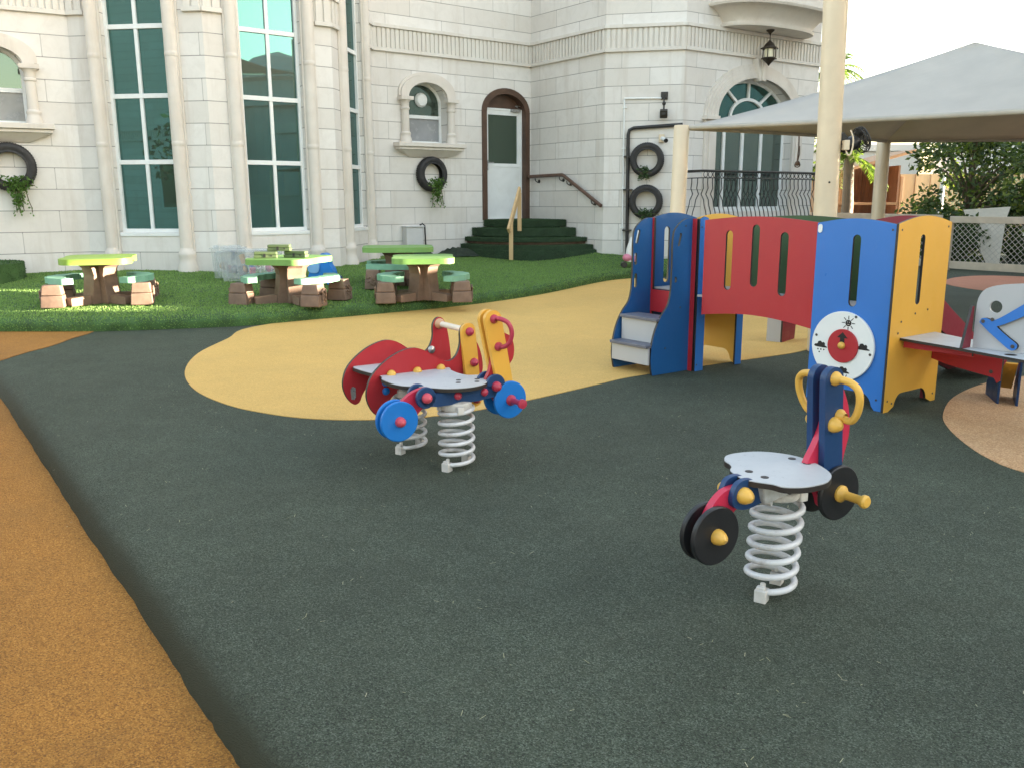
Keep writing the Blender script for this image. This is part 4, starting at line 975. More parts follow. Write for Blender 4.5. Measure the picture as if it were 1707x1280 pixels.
for s in (-1, 1):
    sp('frame_plate', ra, smoothpoly([(-.225,.385),(-.205,.425),(-.16,.435),(-.10,.42),(-.06,.41),(-.06,.36),(-.10,.345),(-.165,.335),(-.215,.35)], 4), *((.014,.034) if s > 0 else (-.034,-.014)), M['hpl_navy'])
    knob(ra, (-.18, s*.034, .385), (0, s, 0), M['yellow_plastic'], .028, .04)
wheel(ra, -.285, .268, .096, .016, M['hpl_black'], M['yellow_plastic'])
front = smoothpoly([(.128,.425),(.165,.49),(.192,.542),(.206,.60),(.203,.70),(.215,.748),(.245,.742),(.275,.69),(.315,.61),(.33,.52),(.312,.44),(.29,.35),(.25,.265),(.215,.268),(.195,.31),(.15,.37)], 5)
sp('front_plate', ra, front, -.012, .012, M['hpl_crimson'])
forkp = [(.145+.042*(1+math.cos(a)), .722+.042*math.sin(a)) for a in [math.pi*i/14 for i in range(15)]] + [(.150,.33),(.272,.33)][0:1] + [(.262,.33)]
forkp = [(.204+.044*math.cos(math.pi*i/14), .716+.044*math.sin(math.pi*i/14)) for i in range(15)] + [(.19,.34),(.28,.34)]
for s in (-1, 1):
    sp('fork_plate', ra, forkp, *((.0135,.038) if s > 0 else (-.038,-.0135)), M['hpl_navy'], bev=.006)
    mb = MB(); mb.tube(smoothpoly([(.205,s*.04,.722),(.206,s*.068,.722),(.212,s*.10,.715),(.218,s*.122,.695),(.224,s*.126,.66),(.232,s*.114,.618),(.238,s*.093,.588),(.240,s*.068,.582),(.24,s*.04,.592)], 5, False), .0125, 10)
    for q in ((.205, .722), (.24, .592)): mb.lathe([(.024, 0), (.024, .006), (.016, .018), (.0125, .026)], (q[0], s*.038, q[1]), (0, s, 0), 14)
    build('handle', mb, M['yellow_plastic'], ra, smooth=50)
    knob(ra, (.213, s*.038, .565), (0, s, 0), M['yellow_plastic'], .027, .036)
    mb = MB(); mb.lathe([(.03, 0), (.03, .008), (.018, .02), (.015, .03), (.0155, .082), (.023, .092), (.023, .102), (.017, .109), (.0001, .110)], (.252, s*.057, .322), (0, s, 0), 16); build('foot_peg', mb, M['yellow_plastic'], ra, smooth=40)
wheel(ra, .252, .322, .096, .0385, M['hpl_black'], None)
# far rider: motorbike with a side car
cB = G(762, 777, .0)
rb = thing('spring_rider', 'two seat spring rider with a red side car and bright blue wheels', 'spring rider', cB, R(33))
coil(rb, .305, r=.083, wire=.0105, turns=5.4); coil(rb, .305, y=.40, x0=-.06, r=.083, wire=.0105, turns=5.4)
mb = MB(); mb.box((-.07,-.05,.34), (.08,.05,.362)); mb.box((-.13,.34,.34), (.0,.46,.362)); build('seat_bracket', mb, M['spring'], rb, smooth=0, bevel=.006)
seat_board(rb, [(-.23,.395),(-.26,.30),(-.262,.18),(-.245,.11),(-.205,.06),(-.16,-.0),(-.10,-.072),(-.03,-.108),(.05,-.112),(.13,-.075),(.195,.02),(.225,.09),(.195,.125),(.155,.15),(.14,.22),(.15,.32),(.175,.40),(.175,.74),(-.23,.74)], .424, .02, ((.05,.06),(.02,.01),(.14,.03),(.11,-.02)))
sp('frame_plate', rb, [(-.21,.405),(-.16,.40),(.17,.40),(.225,.41),(.24,.375),(.20,.345),(.1,.335),(-.13,.335),(-.2,.345),(-.23,.38)], -.055, -.035, M['hpl_navy']); sp('frame_plate', rb, [(-.21,.405),(.17,.40),(.225,.41),(.24,.375),(.20,.345),(-.13,.335),(-.2,.345)], .035, .055, M['hpl_navy'])
sp('rear_fender', rb, smoothpoly([(-.1,.40),(-.16,.425),(-.23,.415),(-.29,.38),(-.345,.32),(-.33,.26),(-.26,.24),(-.22,.30),(-.17,.335),(-.1,.335)], 5), -.013, .013, M['hpl_crimson'])
for s in (-1, 1):
    mb = MB(); mb.disc((-.19, s*.035, .385), (0, s, 0), .052, .02, 24); build('hub_plate', mb, M['hpl_navy'], rb); knob(rb, (-.19, s*.055, .385), (0, s, 0), M['pink_red'], .026, .034)
    mb = MB(); mb.disc((.20, s*.035, .40), (0, s, 0), .055, .02, 24); build('hub_plate', mb, M['hpl_navy'], rb); knob(rb, (.20, s*.055, .395), (0, s, 0), M['red_plastic'], .026, .034)
for x_ in (-.02, .13): knob(rb, (x_, -.055, .375), (0,-1,0), M['red_plastic'], .02, .02)
wheel(rb, -.323, .284, .097, .016, M['hpl_sky'], M['pink_red'])
front = smoothpoly([(.16,.40),(.19,.47),(.205,.55),(.20,.64),(.17,.72),(.21,.755),(.25,.72),(.27,.66),(.315,.63),(.335,.58),(.33,.52),(.30,.47),(.31,.38),(.28,.28),(.23,.30),(.20,.34)], 5)
sp('front_plate', rb, front, -.012, .012, M['hpl_red'])
forkp = [(.198+.048*math.cos(math.pi*i/14 + .1), .725+.048*math.sin(math.pi*i/14 + .1)) for i in range(15)] + [(.235,.33),(.325,.33)]
for s in (-1, 1):
    sp('fork_plate', rb, forkp, *((.0135,.038) if s > 0 else (-.038,-.0135)), M['hpl_yellow'], bev=.006)
    mb = MB(); mb.tube(smoothpoly([(.20,s*.04,.73),(.21,s*.075,.735),(.24,s*.105,.715),(.255,s*.115,.67),(.25,s*.105,.62),(.235,s*.08,.595),(.225,s*.04,.59)], 5, False), .0115, 10)
    for q in ((.20, .73), (.225, .59)): mb.lathe([(.023, 0), (.023, .006), (.015, .018), (.0115, .026)], (q[0], s*.038, q[1]), (0, s, 0), 14)
    build('handle', mb, M['red_plastic'], rb, smooth=50)
    mb = MB(); mb.lathe([(.028, 0), (.028, .008), (.017, .02), (.0145, .03), (.0145, .082), (.024, .097), (.024, .112), (.0001, .116)], (.285, s*.057, .316), (0, s, 0), 16); build('foot_peg', mb, M['red_plastic'], rb, smooth=40)
wheel(rb, .285, .316, .095, .0385, M['hpl_sky'], None)
shell = smoothpoly([(-.25,.215),(-.29,.265),(-.305,.34),(-.27,.43),(-.17,.51),(-.06,.548),(.02,.535),(.10,.485),(.17,.458),(.22,.48),(.247,.54),(.25,.61),(.275,.648),(.31,.645),(.335,.60),(.352,.52),(.362,.42),(.36,.34),(.32,.29),(.10,.28),(-.05,.30),(-.14,.32),(-.19,.27),(-.215,.222)], 4)
for y_ in (.385, .70): sp('side_car_panel', rb, shell, y_, y_+.02, M['hpl_maroon'] if y_ > 5 else M['hpl_red'], bev=.003, edge=M['edge'])
stay = [(.288+.042*math.cos(math.pi*i/12+.08), .615+.042*math.sin(math.pi*i/12+.08)) for i in range(13)] + [(.275,.24)] + [(.325+.042*math.cos(math.pi+math.pi*i/12), .235+.042*math.sin(math.pi+math.pi*i/12)) for i in range(13)]
sp('side_car_stay', rb, stay, .362, .3845, M['hpl_yellow'], bev=.005)
sp('side_car_fin', rb, smoothpoly([(.33,.56),(.36,.53),(.385,.45),(.385,.38),(.35,.36),(.335,.45)], 4), .3855, .405, M['hpl_red'])
for q in ((.292,.61),(.318,.44),(.33,.235)): knob(rb, (q[0], .362, q[1]), (0,-1,0), M['red_plastic'], .024, .03)
mb = MB(); mb.tube([(.29,.41,.615),(.29,.695,.615)], .016, 14); build('hand_bar', mb, plain('pale_bar',(.70,.60,.48),.4), rb)
for y_, s in ((.406, 1), (.699, -1)): mb = MB(); mb.lathe([(.03,0),(.03,.008),(.018,.03),(.016,.036)], (.29, y_, .615), (0,s,0), 16); build('bar_cap', mb, plain('tan_cap',(.55,.30,.16),.4), rb)
knob(rb, (.235,.698,.47), (0,-1,0), M['steel'], .022, .016)
for x_ in (-.17, -.02, .12): knob(rb, (x_, .372, .424), (0,0,1), M['yellow_plastic'], .024, .026); 
for z_ in (.385, .34): knob(rb, (-.2,.384,z_), (0,-1,0), M['hpl_sky'], .02, .014)
mb = MB(); mb.prism([(-.262,.245),(-.245,.24),(-.235,.255),(-.235,.305),(-.252,.315),(-.265,.30)], [], SIDE, -.6995, -.697); build('maker_plate', mb, M['steel'], rb, smooth=0)

# ------------------------------------------------------------------ play house
A0 = Vector((2.312, 5.247, 0)); PH = math.atan2(.592, .806)
ph = thing('play_house', 'blue red and amber panel play house with steps tunnel wall and weather dial', 'play house', A0, PH)
FU = (Vector((0,0,0)), X, Z, -Yv)        # panels along u, facing -v
FV = (Vector((0,0,0)), Yv, Z, -X)        # panels along v, facing -u
def off(fr, d): return (fr[0] + d, fr[1], fr[2], fr[3])
def panel(name, fr, d, poly, holes, m, t=.016, parent=None, bev=.0025, edge=None):
    mb = MB(); mb.prism(poly, holes, off(fr, d), -t, 0, 0, 1); return build(name, mb, [m, edge or M['edge']], parent or ph, smooth=35, bevel=bev)
def screws(par, fr, d, pts, r=.007):
    for p in pts:
        mb = MB(); mb.disc(fr[0] + d + fr[1]*p[0] + fr[2]*p[1], fr[3], r, .003, 10, bev=.001); build('screw', mb, M['screw'], par)
M['screw'] = plain('dark_screw', (.10,.09,.085), .35, .2, 30, metal=.6)
def archtop(x0, x1, z, h, n=12): return [(x1 + (x0-x1)*i/n, z + h*math.sin(math.pi*i/n)) for i in range(n+1)]
def foot(x0, x1, a0, a1, h):       # lower edge with a rounded cut out between the feet
    r = h*.75
    return [(x0,0), (x0+.055,0)] + [(a0 - .0 + r*(1-math.cos(t)) , h*math.sin(t)) for t in [math.pi/2*i/6 for i in range(1,7)]] + [(a1 - r*(1-math.cos(t)), h*math.sin(t)) for t in [math.pi/2*i/6 for i in range(6,0,-1)]] + [(x1-.055,0), (x1,0)]
# front tower: blue face with the weather dial, amber face
blue = panel('blue_panel', FV, Vector((0,0,0)), foot(0,.55,.075,.475,.10) + archtop(0,.55,1.152,.032), [slot(.262,.635,1.085,.056,0)], M['hpl_blue'])
screws(blue, FV, Vector((-.0005,0,0)), [(.52,.07),(.045,.07),(.03,1.12)])
mb = MB(); mb.prism(slot(.527,1.09,1.145,.03), [], FV, .0004, .006); build('grip_plate', mb, M['hpl_white'], blue, smooth=40)
yel = panel('amber_panel', FU, Vector((0,-.0165,0)), foot(-.016,.60,.095,.485,.105) + archtop(-.016,.60,1.157,.044), [slot(.268,.655,1.088,.052)], M['hpl_yellow'])
screws(yel, FU, Vector((0,-.0169,0)), [(.02,1.12),(.56,1.13),(.1,.56),(.255,.60),(.4,.615),(.075,.49),(.07,.05),(.56,.05),(.02,.07)])
# weather dial
dial = MB(); dial.disc((-.0005, .300, .379), (-1,0,0), .222, .018, 56, bev=.002); dial = build('weather_dial', dial, M['hpl_white'], ph)
def on_dial(z): return (Vector((-.0185-z, .300, .379)), -Yv, Z, -X)
mb = MB(); mb.disc((-.0187, .290, .382), (-1,0,0), .108, .012, 44, bev=.002); hub = build('dial_hub', mb, M['hpl_red'], dial)
mb = MB(); frd = on_dial(.0128); ar = [(-.016,.02),(.016,.02),(.016,.055),(.038,.055),(.0,.092),(-.038,.055),(-.016,.055)]
mb.prism([(p[0]+.008, p[1]) for p in ar], [], frd, 0, .0015); build('arrow', mb, M['hpl_black'], hub, smooth=0)
knob(hub, (-.031,.293,.385), (-1,0,0), M['yellow_plastic'], .024, .03)
frd = on_dial(.0002)
mb = MB(); sx_, sz_ = .035, .152                                   # smiling sun
mb.prism(circ(sx_, sz_, .021, 20), [circ(sx_-.007, sz_+.006, .0032, 8), circ(sx_+.007, sz_+.006, .0032, 8), [(sx_-.010, sz_-.005),(sx_-.005, sz_-.0105),(sx_+.005, sz_-.0105),(sx_+.010, sz_-.005),(sx_+.004, sz_-.0075),(sx_-.004, sz_-.0075)]], frd, 0, .0012)
for i in range(8):
    a = 2*math.pi*i/8 + math.pi/8*0; c_, s_ = math.cos(a), math.sin(a)
    mb.prism([(sx_+.025*c_-.0028*s_, sz_+.025*s_+.0028*c_), (sx_+.025*c_+.0028*s_, sz_+.025*s_-.0028*c_), (sx_+.047*c_+.0022*s_, sz_+.047*s_-.0022*c_), (sx_+.047*c_-.0022*s_, sz_+.047*s_+.0022*c_)], [], frd, 0, .0012)
build('sun_mark', mb, M['hpl_black'], dial, smooth=0)
def cloud(cx, cz, k=1.0, face=False): return smoothpoly([(cx+k*x_, cz+k*z_) for x_, z_ in ((-.044,-.014),(-.046,.001),(-.028,.006),(-.022,.02),(-.004,.024),(.006,.015),(.018,.019),(.028,.008),(.026,-.002),(.04,-.008),(.04,-.016))], 3)
def drops(mb, cx, cz, n, round_):
    for i in range(n):
        x_, z_ = cx + (-.022 + .022*(i % 3)) + (.011 if i > 2 else 0), cz - .012 - (.018 if i > 2 else .0)
        if round_: mb.prism(circ(x_, z_, .0052, 10), [], frd, 0, .0012)
        else: mb.prism([(x_-.003, z_-.008), (x_+.001, z_-.010), (x_+.006, z_-.004), (x_+.006, z_+.010)], [], frd, 0, .0012)
for cx, cz, kind, nm in ((.150, .01, 0, 'cloud_mark'), (.022, -.155, 2, 'rain_mark'), (-.150, -.01, 1, 'snow_mark')):
    mb = MB(); mb.prism(cloud(cx, cz), [], frd, 0, .0012)
    if kind: drops(mb, cx, cz-.018, 4 if kind == 1 else 5, kind == 1)
    build(nm, mb, M['hpl_black'], dial, smooth=0)
screws(dial, FV, Vector((-.0186,0,0)), [(.215,.575),(.49,.43),(.10,.35)], .009)
# inside posts and deck of the front tower
deck = MB(); deck.box((.02,.002,.585), (.58,.535,.60)); build('deck', deck, M['hpl_grey'], ph, smooth=0, bevel=.003)
panel('maroon_panel', FV, Vector((.60,0,0)), [(.0,.56),(.55,.56)] + archtop(0,.55,1.155,.04), [[(.07,.60),(.48,.60)] + arch(.07,.48,.98,1.12,10)], M['hpl_maroon'])
for y0_ in (.0, .47): mb = MB(); mb.box((.585,y0_,0), (.599,y0_+.08,.6)); build('post', mb, M['hpl_maroon'], ph, smooth=0, bevel=.003)
screws(ph, FV, Vector((.584,0,0)), [(.70,.96),(.70,.74)], .012)
# tunnel: red wall towards the yard, green wall behind
redp = [(.548,.458)] + [(.548+(1.505-.548)*i/12, .458 + .042*math.sin(math.pi*i/12) ) for i in range(1,13)] + archtop(.548,1.505,1.155,.032)
red = panel('red_tunnel_panel', FV, Vector((.006,0,0)), redp, [slot(1.273,.66,1.086,.062), slot(1.041,.70,1.132,.064), slot(.803,.655,1.086,.066)], M['hpl_red'])
panel('green_tunnel_panel', FV, Vector((.585,0,0)), [(.555,.60),(1.60,.60)] + archtop(.555,1.60,1.15,.036), [], M['hpl_green'])
mb = MB(); mb.box((.03,.54,.585), (.58,1.575,.60)); build('tunnel_floor', mb, M['hpl_grey'], ph, smooth=0)
# stair tower
leg1 = panel('blue_post', FU, Vector((0,1.60,0)), [(.062,0),(.155,0),(.155,1.165)] + [(.11,1.178),(.062,1.16)], [], M['hpl_blue'])
panel('blue_post', FU, Vector((0,1.60,0)), [(.535,0),(.612,0),(.612,1.15),(.535,1.15)], [], M['hpl_blue']); screws(leg1, FU, Vector((0,1.5995,0)), [(.08,.05),(.08,1.1)])
amb = panel('amber_back_panel', FV, Vector((.60,0,0)), foot(1.62,2.13,1.70,2.05,.105) + archtop(1.62,2.13,1.152,.04), [], M['hpl_yellow'])
panel('red_entry_panel', FV, Vector((.055,0,0)), [(1.625,0),(1.669,0),(1.669,1.162),(1.625,1.162)], [], M['hpl_red'], .02)
panel('red_entry_panel', FV, Vector((.055,0,0)), [(2.07,0),(2.115,0),(2.115,1.165),(2.07,1.165)], [], M['hpl_red'], .02)
panel('red_riser', FV, Vector((.05,0,0)), [(1.672,.425),(2.068,.425),(2.068,.60),(1.672,.60)], [], M['hpl_red'], .014)
mb = MB(); mb.box((.10,1.63,.60), (.60,2.10,.615)); build('deck', mb, M['hpl_grey'], ph, smooth=0, bevel=.003)
panel('blue_side_panel', FU, Vector((0,2.118,0)), [(.06,.3),(.60,.3)] + archtop(.06,.60,1.155,.045), [slot(.255,.64,1.092,.062)], M['hpl_royal'])
strg = smoothpoly([(.044,1.164),(-.0,1.163),(-.05,1.148),(-.108,1.108),(-.140,1.06),(-.150,.967),(-.148,.85),(-.150,.70),(-.158,.60),(-.184,.518),(-.249,.445),(-.305,.35),(-.338,.245),(-.350,.13),(-.338,.04),(-.327,.002)], 4, False) + [(.062,.002),(.062,1.164)]
s1_ = panel('stair_side', FU, Vector((0,1.670,0)), strg, [slot(-.11,.69,.735,.026) , slot(-.09,.96,1.06,.028,.018)], M['hpl_royal'], .018)
s2_ = panel('stair_side', FU, Vector((0,2.090,0)), strg, [slot(-.115,.62,.735,.028), slot(-.12,.80,.895,.028), slot(-.112,.965,1.075,.03,.02)], M['hpl_royal'], .018)
for z_, u_ in ((.235,-.40),(.43,-.30)):
    mb = MB(); mb.box((u_+.0,1.672,z_-.022), (u_+.20,2.07,z_)); build('tread', mb, [M['tread']] if 'tread' in M else [M['hpl_navy']], ph, smooth=0, bevel=.003)
M['tread'] = plain('slate_grey_tread', (.12,.125,.16), .5)
for o in ph.children:
    if o.name.startswith('tread'): o.data.materials[0] = M['tread']
for z0_, z1_, u_ in ((.085,.212,-.375),(.236,.407,-.275)):
    mb = MB(); mb.box((u_,1.674,z0_), (u_+.016,2.068,z1_)); build('riser', mb, M['hpl_grey'], ph, smooth=0)
screws(s1_, FU, Vector((0,1.6695,0)), [(-.02,1.11),(-.05,.5),(-.2,.2)])
# slide on the far side
for v_ in (.10, .46):
    panel('slide_side', FU, Vector((0,v_,0)), smoothpoly([(.62,.66),(.70,.70),(.78,.665),(.95,.56),(1.2,.42),(1.45,.27),(1.7,.16),(1.85,.13)], 3, False) + [(1.85,.0),(1.7,.0),(1.45,.09),(1.2,.27),(.9,.395),(.77,.455),(.62,.5)], [], M['hpl_maroon'], .02)
mb = MB(); sl_ = [(.61,.60),(.8,.52),(1.2,.33),(1.5,.16),(1.7,.09),(1.85,.07)]
for (x0_,z0_),(x1_,z1_) in zip(sl_, sl_[1:]): mb.add([(x0_,.105,z0_),(x1_,.105,z1_),(x1_,.44,z1_),(x0_,.44,z0_),(x0_,.105,z0_-.012),(x1_,.105,z1_-.012),(x1_,.44,z1_-.012),(x0_,.44,z0_-.012)], [(0,1,2,3),(7,6,5,4),(0,4,5,1),(2,6,7,3)])
build('slide_bed', mb, M['steel'], ph, smooth=60)
# table leaf with steering panel in front of the amber face
mb = MB(); tb_ = [(.10,-.018),(.52,-.018),(.47,-.12),(.40,-.28),(.36,-.5),(.36,-1.25),(-.17,-1.25),(-.12,-.95),(-.06,-.70),(.03,-.38)]
mb.prism(tb_, [circ(-.01+.03,-.71,.03,20)], fr0, .444, .457, 1, 1); mb.prism([(p[0], p[1]) for p in tb_], [circ(.02,-.71,.032,20)], fr0, .4572, .460, 0, 1)
build('table_leaf', mb, [M['seat_grey'], M['edge']], ph, smooth=0)
panel('table_apron', FV, Vector((.13,0,0)), [(-.45,.40),(-.03,.40),(-.03,.443),(-.45,.443)], [], M['hpl_red'])
ap = panel('table_apron', FV, Vector((.50,0,0)), [(-.46,.215),(-.44,.195),(-.42,.225),(-.12,.265),(-.02,.29),(-.02,.44),(-.46,.44)], [], M['hpl_red'], .02); screws(ap, FV, Vector((.4995,0,0)), [(-.40,.26)], .012)
gp = smoothpoly([(-.462,.461),(-.46,.60),(-.461,.71),(-.472,.762),(-.50,.80),(-.56,.825),(-.65,.84),(-.80,.852),(-1.0,.85),(-1.12,.82),(-1.17,.75),(-1.18,.6),(-1.18,.461)], 3, False)
grey = panel('steering_panel', FV, Vector((.10,0,0)), gp, [circ(-.567,.705,.035,22)], M['hpl_grey'], .016, edge=M['hpl_grey'])
mb = MB(); bm_ = smoothpoly([(-.495,.612),(-.505,.634),(-.53,.640),(-.56,.632),(-.60,.645),(-.72,.735),(-.85,.84)], 3, False) + smoothpoly([(-.90,.82),(-.82,.74),(-.72,.665),(-.62,.610),(-.595,.60),(-.60,.59),(-.66,.545),(-.705,.515),(-.712,.495),(-.70,.478),(-.675,.475),(-.63,.505),(-.55,.565)], 3, False)
mb.prism(bm_, [], off(FV, Vector((.10,0,0))), .0005, .02, 0, 1); bo = build('steering_bar', mb, [M['hpl_blue'], M['edge']], ph, smooth=35, bevel=.0025); screws(bo, FV, Vector((.0795,0,0)), [(-.515,.62),(-.565,.625+.01),(-.688,.497)], .011)
panel('side_fin', FU, Vector((0,-.452,0)), [(.0,.461),(.095,.461),(.095,.70),(.075,.70)], [], M['hpl_maroon'], .016)
# foot rest below the table leaf
def P3(px, py, z):
    q = G(px, py, z) - A0; c_, s_ = math.cos(PH), math.sin(PH); return Vector((q.x*c_+q.y*s_, -q.x*s_+q.y*c_, q.z))
f0, f1 = P3(1651, 643, .06), P3(1686, 648, .06); up_ = Vector((-.02, -.10, .0))
f2, f3 = P3(1697, 608, .27), P3(1676, 606, .27)
mb = MB(); nrm_ = (f1-f0).cross(f3-f0).normalized()*-.012
mb.add([f0, f1, f2, f3, f0+nrm_, f1+nrm_, f2+nrm_, f3+nrm_], [(0,1,2,3),(7,6,5,4),(0,4,5,1),(1,5,6,2),(2,6,7,3),(3,7,4,0)]); build('foot_rest', mb, [M['hpl_yellow']], ph, smooth=0, bevel=.002)
for a_, b_, e_ in ((f0, f3, -1), (f1, f2, 1)):
    dx_ = (f1-f0).normalized()*.012*e_
    q = [a_+dx_ + Vector((0,0,-.06)), a_+dx_+Vector((0,0,.03)), b_+dx_+Vector((0,0,.12)), b_+dx_+Vector((0,0,-.27))]
    mb = MB(); mb.add(q + [p + dx_*1.3 for p in q], [(0,1,2,3),(7,6,5,4),(0,4,5,1),(1,5,6,2),(2,6,7,3),(3,7,4,0)]); build('foot_rest_side', mb, M['hpl_navy'], ph, smooth=0, bevel=.002)
# low grey and maroon play seat behind the tunnel
o_ = G(1303, 572, 0); ps = thing('play_stool', 'low grey and maroon panel stool on the yellow patch behind the tunnel', 'play seat', o_, PH+.25)
mb = MB(); mb.prism([(-.0,0),(.30,0),(.34,.30),(.36,.52),(0,.52)], [], (Vector((0,0,0)), X, Z, -Yv), -.016, 0, 0, 1); build('front_panel', mb, [M['hpl_maroon'], M['edge']], ps, smooth=0)
mb = MB(); mb.prism([(.016,0),(.15,0),(.15,.52),(.016,.52)], [], (Vector((0,0,0)), Yv, Z, -X), -.016, 0, 0, 1); build('side_panel', mb, [M['hpl_grey'], M['edge']], ps, smooth=0)
mb = MB(); mb.box((-.01,-.01,.521), (.38,.17,.537)); build('seat', mb, M['hpl_grey'], ps, smooth=0, bevel=.003)
# ------------------------------------------------------------------ shade canopy and its poles
cn = thing('shade_canopy', 'grey fabric shade canopy pitched to a low peak on cream poles', 'canopy', (5.6, 10.95, 0))
C1, C2, C3, C4 = Vector((2.10,10.95,2.16)), Vector((5.45,13.0,2.13)), Vector((10.3,13.4,2.16)), Vector((6.5,7.4,2.13))
PK = Vector((5.55,10.95,3.13))
mb = MB(); hem = []
NS = 12
for a, b in ((C1,C2),(C2,C3),(C3,C4),(C4,C1)):
    mid = (a+b)/2; inw = (PK - mid); inw.z = 0; inw.normalize(); base = len(mb.v); L = (b-a).length
    for i in range(NS+1):
        for j in range(NS+1):
            t = j/NS; e = a + (b-a)*t + inw*(.045*L*4*t*(1-t)); s_ = i/NS
            p = PK*(1-s_) + e*s_; p.z -= .10*4*s_*(1-s_)*(1 - .5*abs(2*t-1)) ; mb.v.append(tuple(p))
            if i == NS: hem.append(p)
    for i in range(NS):
        for j in range(NS): k_ = base+i*(NS+1)+j; mb.f.append((k_, k_+NS+1, k_+NS+2, k_+1)); mb.m.append(0)
fb = build('fabric', mb, M['sail'], cn, world=True, smooth=18)
so_ = fb.modifiers.new('thickness', 'SOLIDIFY'); so_.thickness = .006
for q in range(4):
    mb = MB(); mb.tube(hem[q*(NS+1):(q+1)*(NS+1)], .03, 10); build('hem', mb, M['sail_hem'], cn, world=True, smooth=60)
for p, off_ in ((C1, Vector((-.05,-.0,0))), (C2, Vector((.0,.08,0))), (C3, Vector((.1,.1,0))), (C4, Vector((.1,-.1,0)))):
    b_ = Vector((p.x+off_.x, p.y+off_.y, 0)); mb = MB(); lean = Vector((.03,0,0)) if p is C1 else Vector((.0,0,0))
    mb.lathe([(.095, 0), (.095, p.z+.02), (.088, p.z+.03), (.0001, p.z+.035)], b_, Z + lean*.5, 24); pl_ = build('pole', mb, M['pole'], cn, world=True)
    mb = MB(); mb.bar(b_ + Z*(p.z-.02), p, .03, .04); mb.ball(p + Z*.0, .035, 10); mb.disc(b_ + Z*.0, Z, .15, .015, 20); build('bracket', mb, M['pole'], pl_, world=True)
# tall sail post with its fan and the big sail above the yard (out of the picture, seen in the windows)
tp = thing('sail_post', 'tall cream steel post rising out of the picture behind the play house', 'post', (2.69, 7.5, 0))
mb = MB(); a_, b_ = Vector((2.70,7.5,0)), Vector((2.60,7.5,4.75)); mb.tube([a_, b_], .097, 28); build('shaft', mb, M['pole'], tp, world=True)
mb = MB(); mb.box((2.755,7.39,1.70), (2.80,7.46,1.78)); build('junction_box', mb, M['pole'], tp, world=True, smooth=0, bevel=.005)
mb = MB(); mb.disc((2.655,7.402,1.44), (0,-1,0), .009, .003, 10); build('plug', mb, M['black_plastic'], tp, world=True)
fan = thing('mist_fan', 'black wall fan on the right of the tall cream post', 'fan', (2.86, 7.5, 1.83))
mb = MB(); c_ = Vector((2.83,7.49,1.75)); ax_ = Vector((.62,.10,.22)).normalized(); mb.lathe([(.04,-.08),(.058,-.05),(.062,.04),(.045,.08),(.0001,.09)], c_, ax_, 18); mb.bar((2.75,7.48,1.83), c_, .04, .05); build('motor', mb, M['black_plastic'], fan, world=True)
mb = MB(); o_ = c_ + ax_*.10; u_ = ax_.cross(Yv).normalized(); v_ = ax_.cross(u_)
for r_, d_ in ((.105,0),(.105,.03),(.07,.045),(.03,.055)): mb.tube([o_ + ax_*d_ + (u_*math.cos(2*math.pi*i/32)+v_*math.sin(2*math.pi*i/32))*r_ for i in range(32)], .005, 5, closed=True)
for i in range(20):
    e_ = u_*math.cos(2*math.pi*i/20)+v_*math.sin(2*math.pi*i/20); mb.tube([o_+e_*.03+ax_*.08, o_+e_*.07+ax_*.055, o_+e_*.105+ax_*.03, o_+e_*.105, o_+e_*.06-ax_*.03], .0028, 4)
build('guard', mb, M['black_iron'], fan, world=True)
mb = MB()
for i in range(3):
    a = 2*math.pi*i/3; e_ = u_*math.cos(a)+v_*math.sin(a); f_ = ax_.cross(e_); mb.add([o_+e_*.03-f_*.03, o_+e_*.03+f_*.03+ax_*.02, o_+e_*.095+f_*.04+ax_*.03, o_+e_*.095-f_*.03], [(0,1,2,3)])
bl = build('blades', mb, M['black_plastic'], fan, world=True); q = bl.modifiers.new('t','SOLIDIFY'); q.thickness = .004
mb = MB(); mb.tube(smoothpoly([(2.80,7.40,1.86),(2.825,7.39,1.78),(2.815,7.39,1.68),(2.79,7.39,1.66),(2.78,7.42,1.70)], 5, False), .007, 6); build('cable', mb, M['pole'], fan, world=True)
bs = thing('overhead_sail', 'large grey shade sail stretched high over the yard behind the viewer', 'shade sail', (3.5, 3, 0))
S4 = [Vector((2.62,7.35,4.65)), Vector((7.6,7.6,5.3)), Vector((7.3,1.2,4.6)), Vector((4.9,4.1,4.6))]
mb = MB(); n_ = 12
for i in range(n_+1):
    for j in range(n_+1):
        a_, b_ = i/n_, j/n_; p = (S4[0]*(1-a_)+S4[1]*a_)*(1-b_) + (S4[3]*(1-a_)+S4[2]*a_)*b_
        ctr = (S4[0]+S4[1]+S4[2]+S4[3])/4; k_ = .16*max(0, 4*a_*(1-a_)*abs(2*b_-1)**2, 4*b_*(1-b_)*abs(2*a_-1)**2)
        p = p + (ctr-p)*k_*.8 + Vector((0,0,.5*(a_-.5)*(b_-.5)*4)); mb.v.append(tuple(p))
for i in range(n_):
    for j in range(n_): k_ = i*(n_+1)+j; mb.f.append((k_, k_+1, k_+n_+2, k_+n_+1)); mb.m.append(0)
q = build('fabric', mb, M['sail'], bs, world=True, smooth=60).modifiers.new('t','SOLIDIFY'); q.thickness = .006
for p in S4[1:3]:
    mb = MB(); mb.tube([Vector((p.x*1.0, p.y, 0)), p + Vector((0,0,.4))], .09, 18); build('post', mb, M['pole'], bs, world=True)
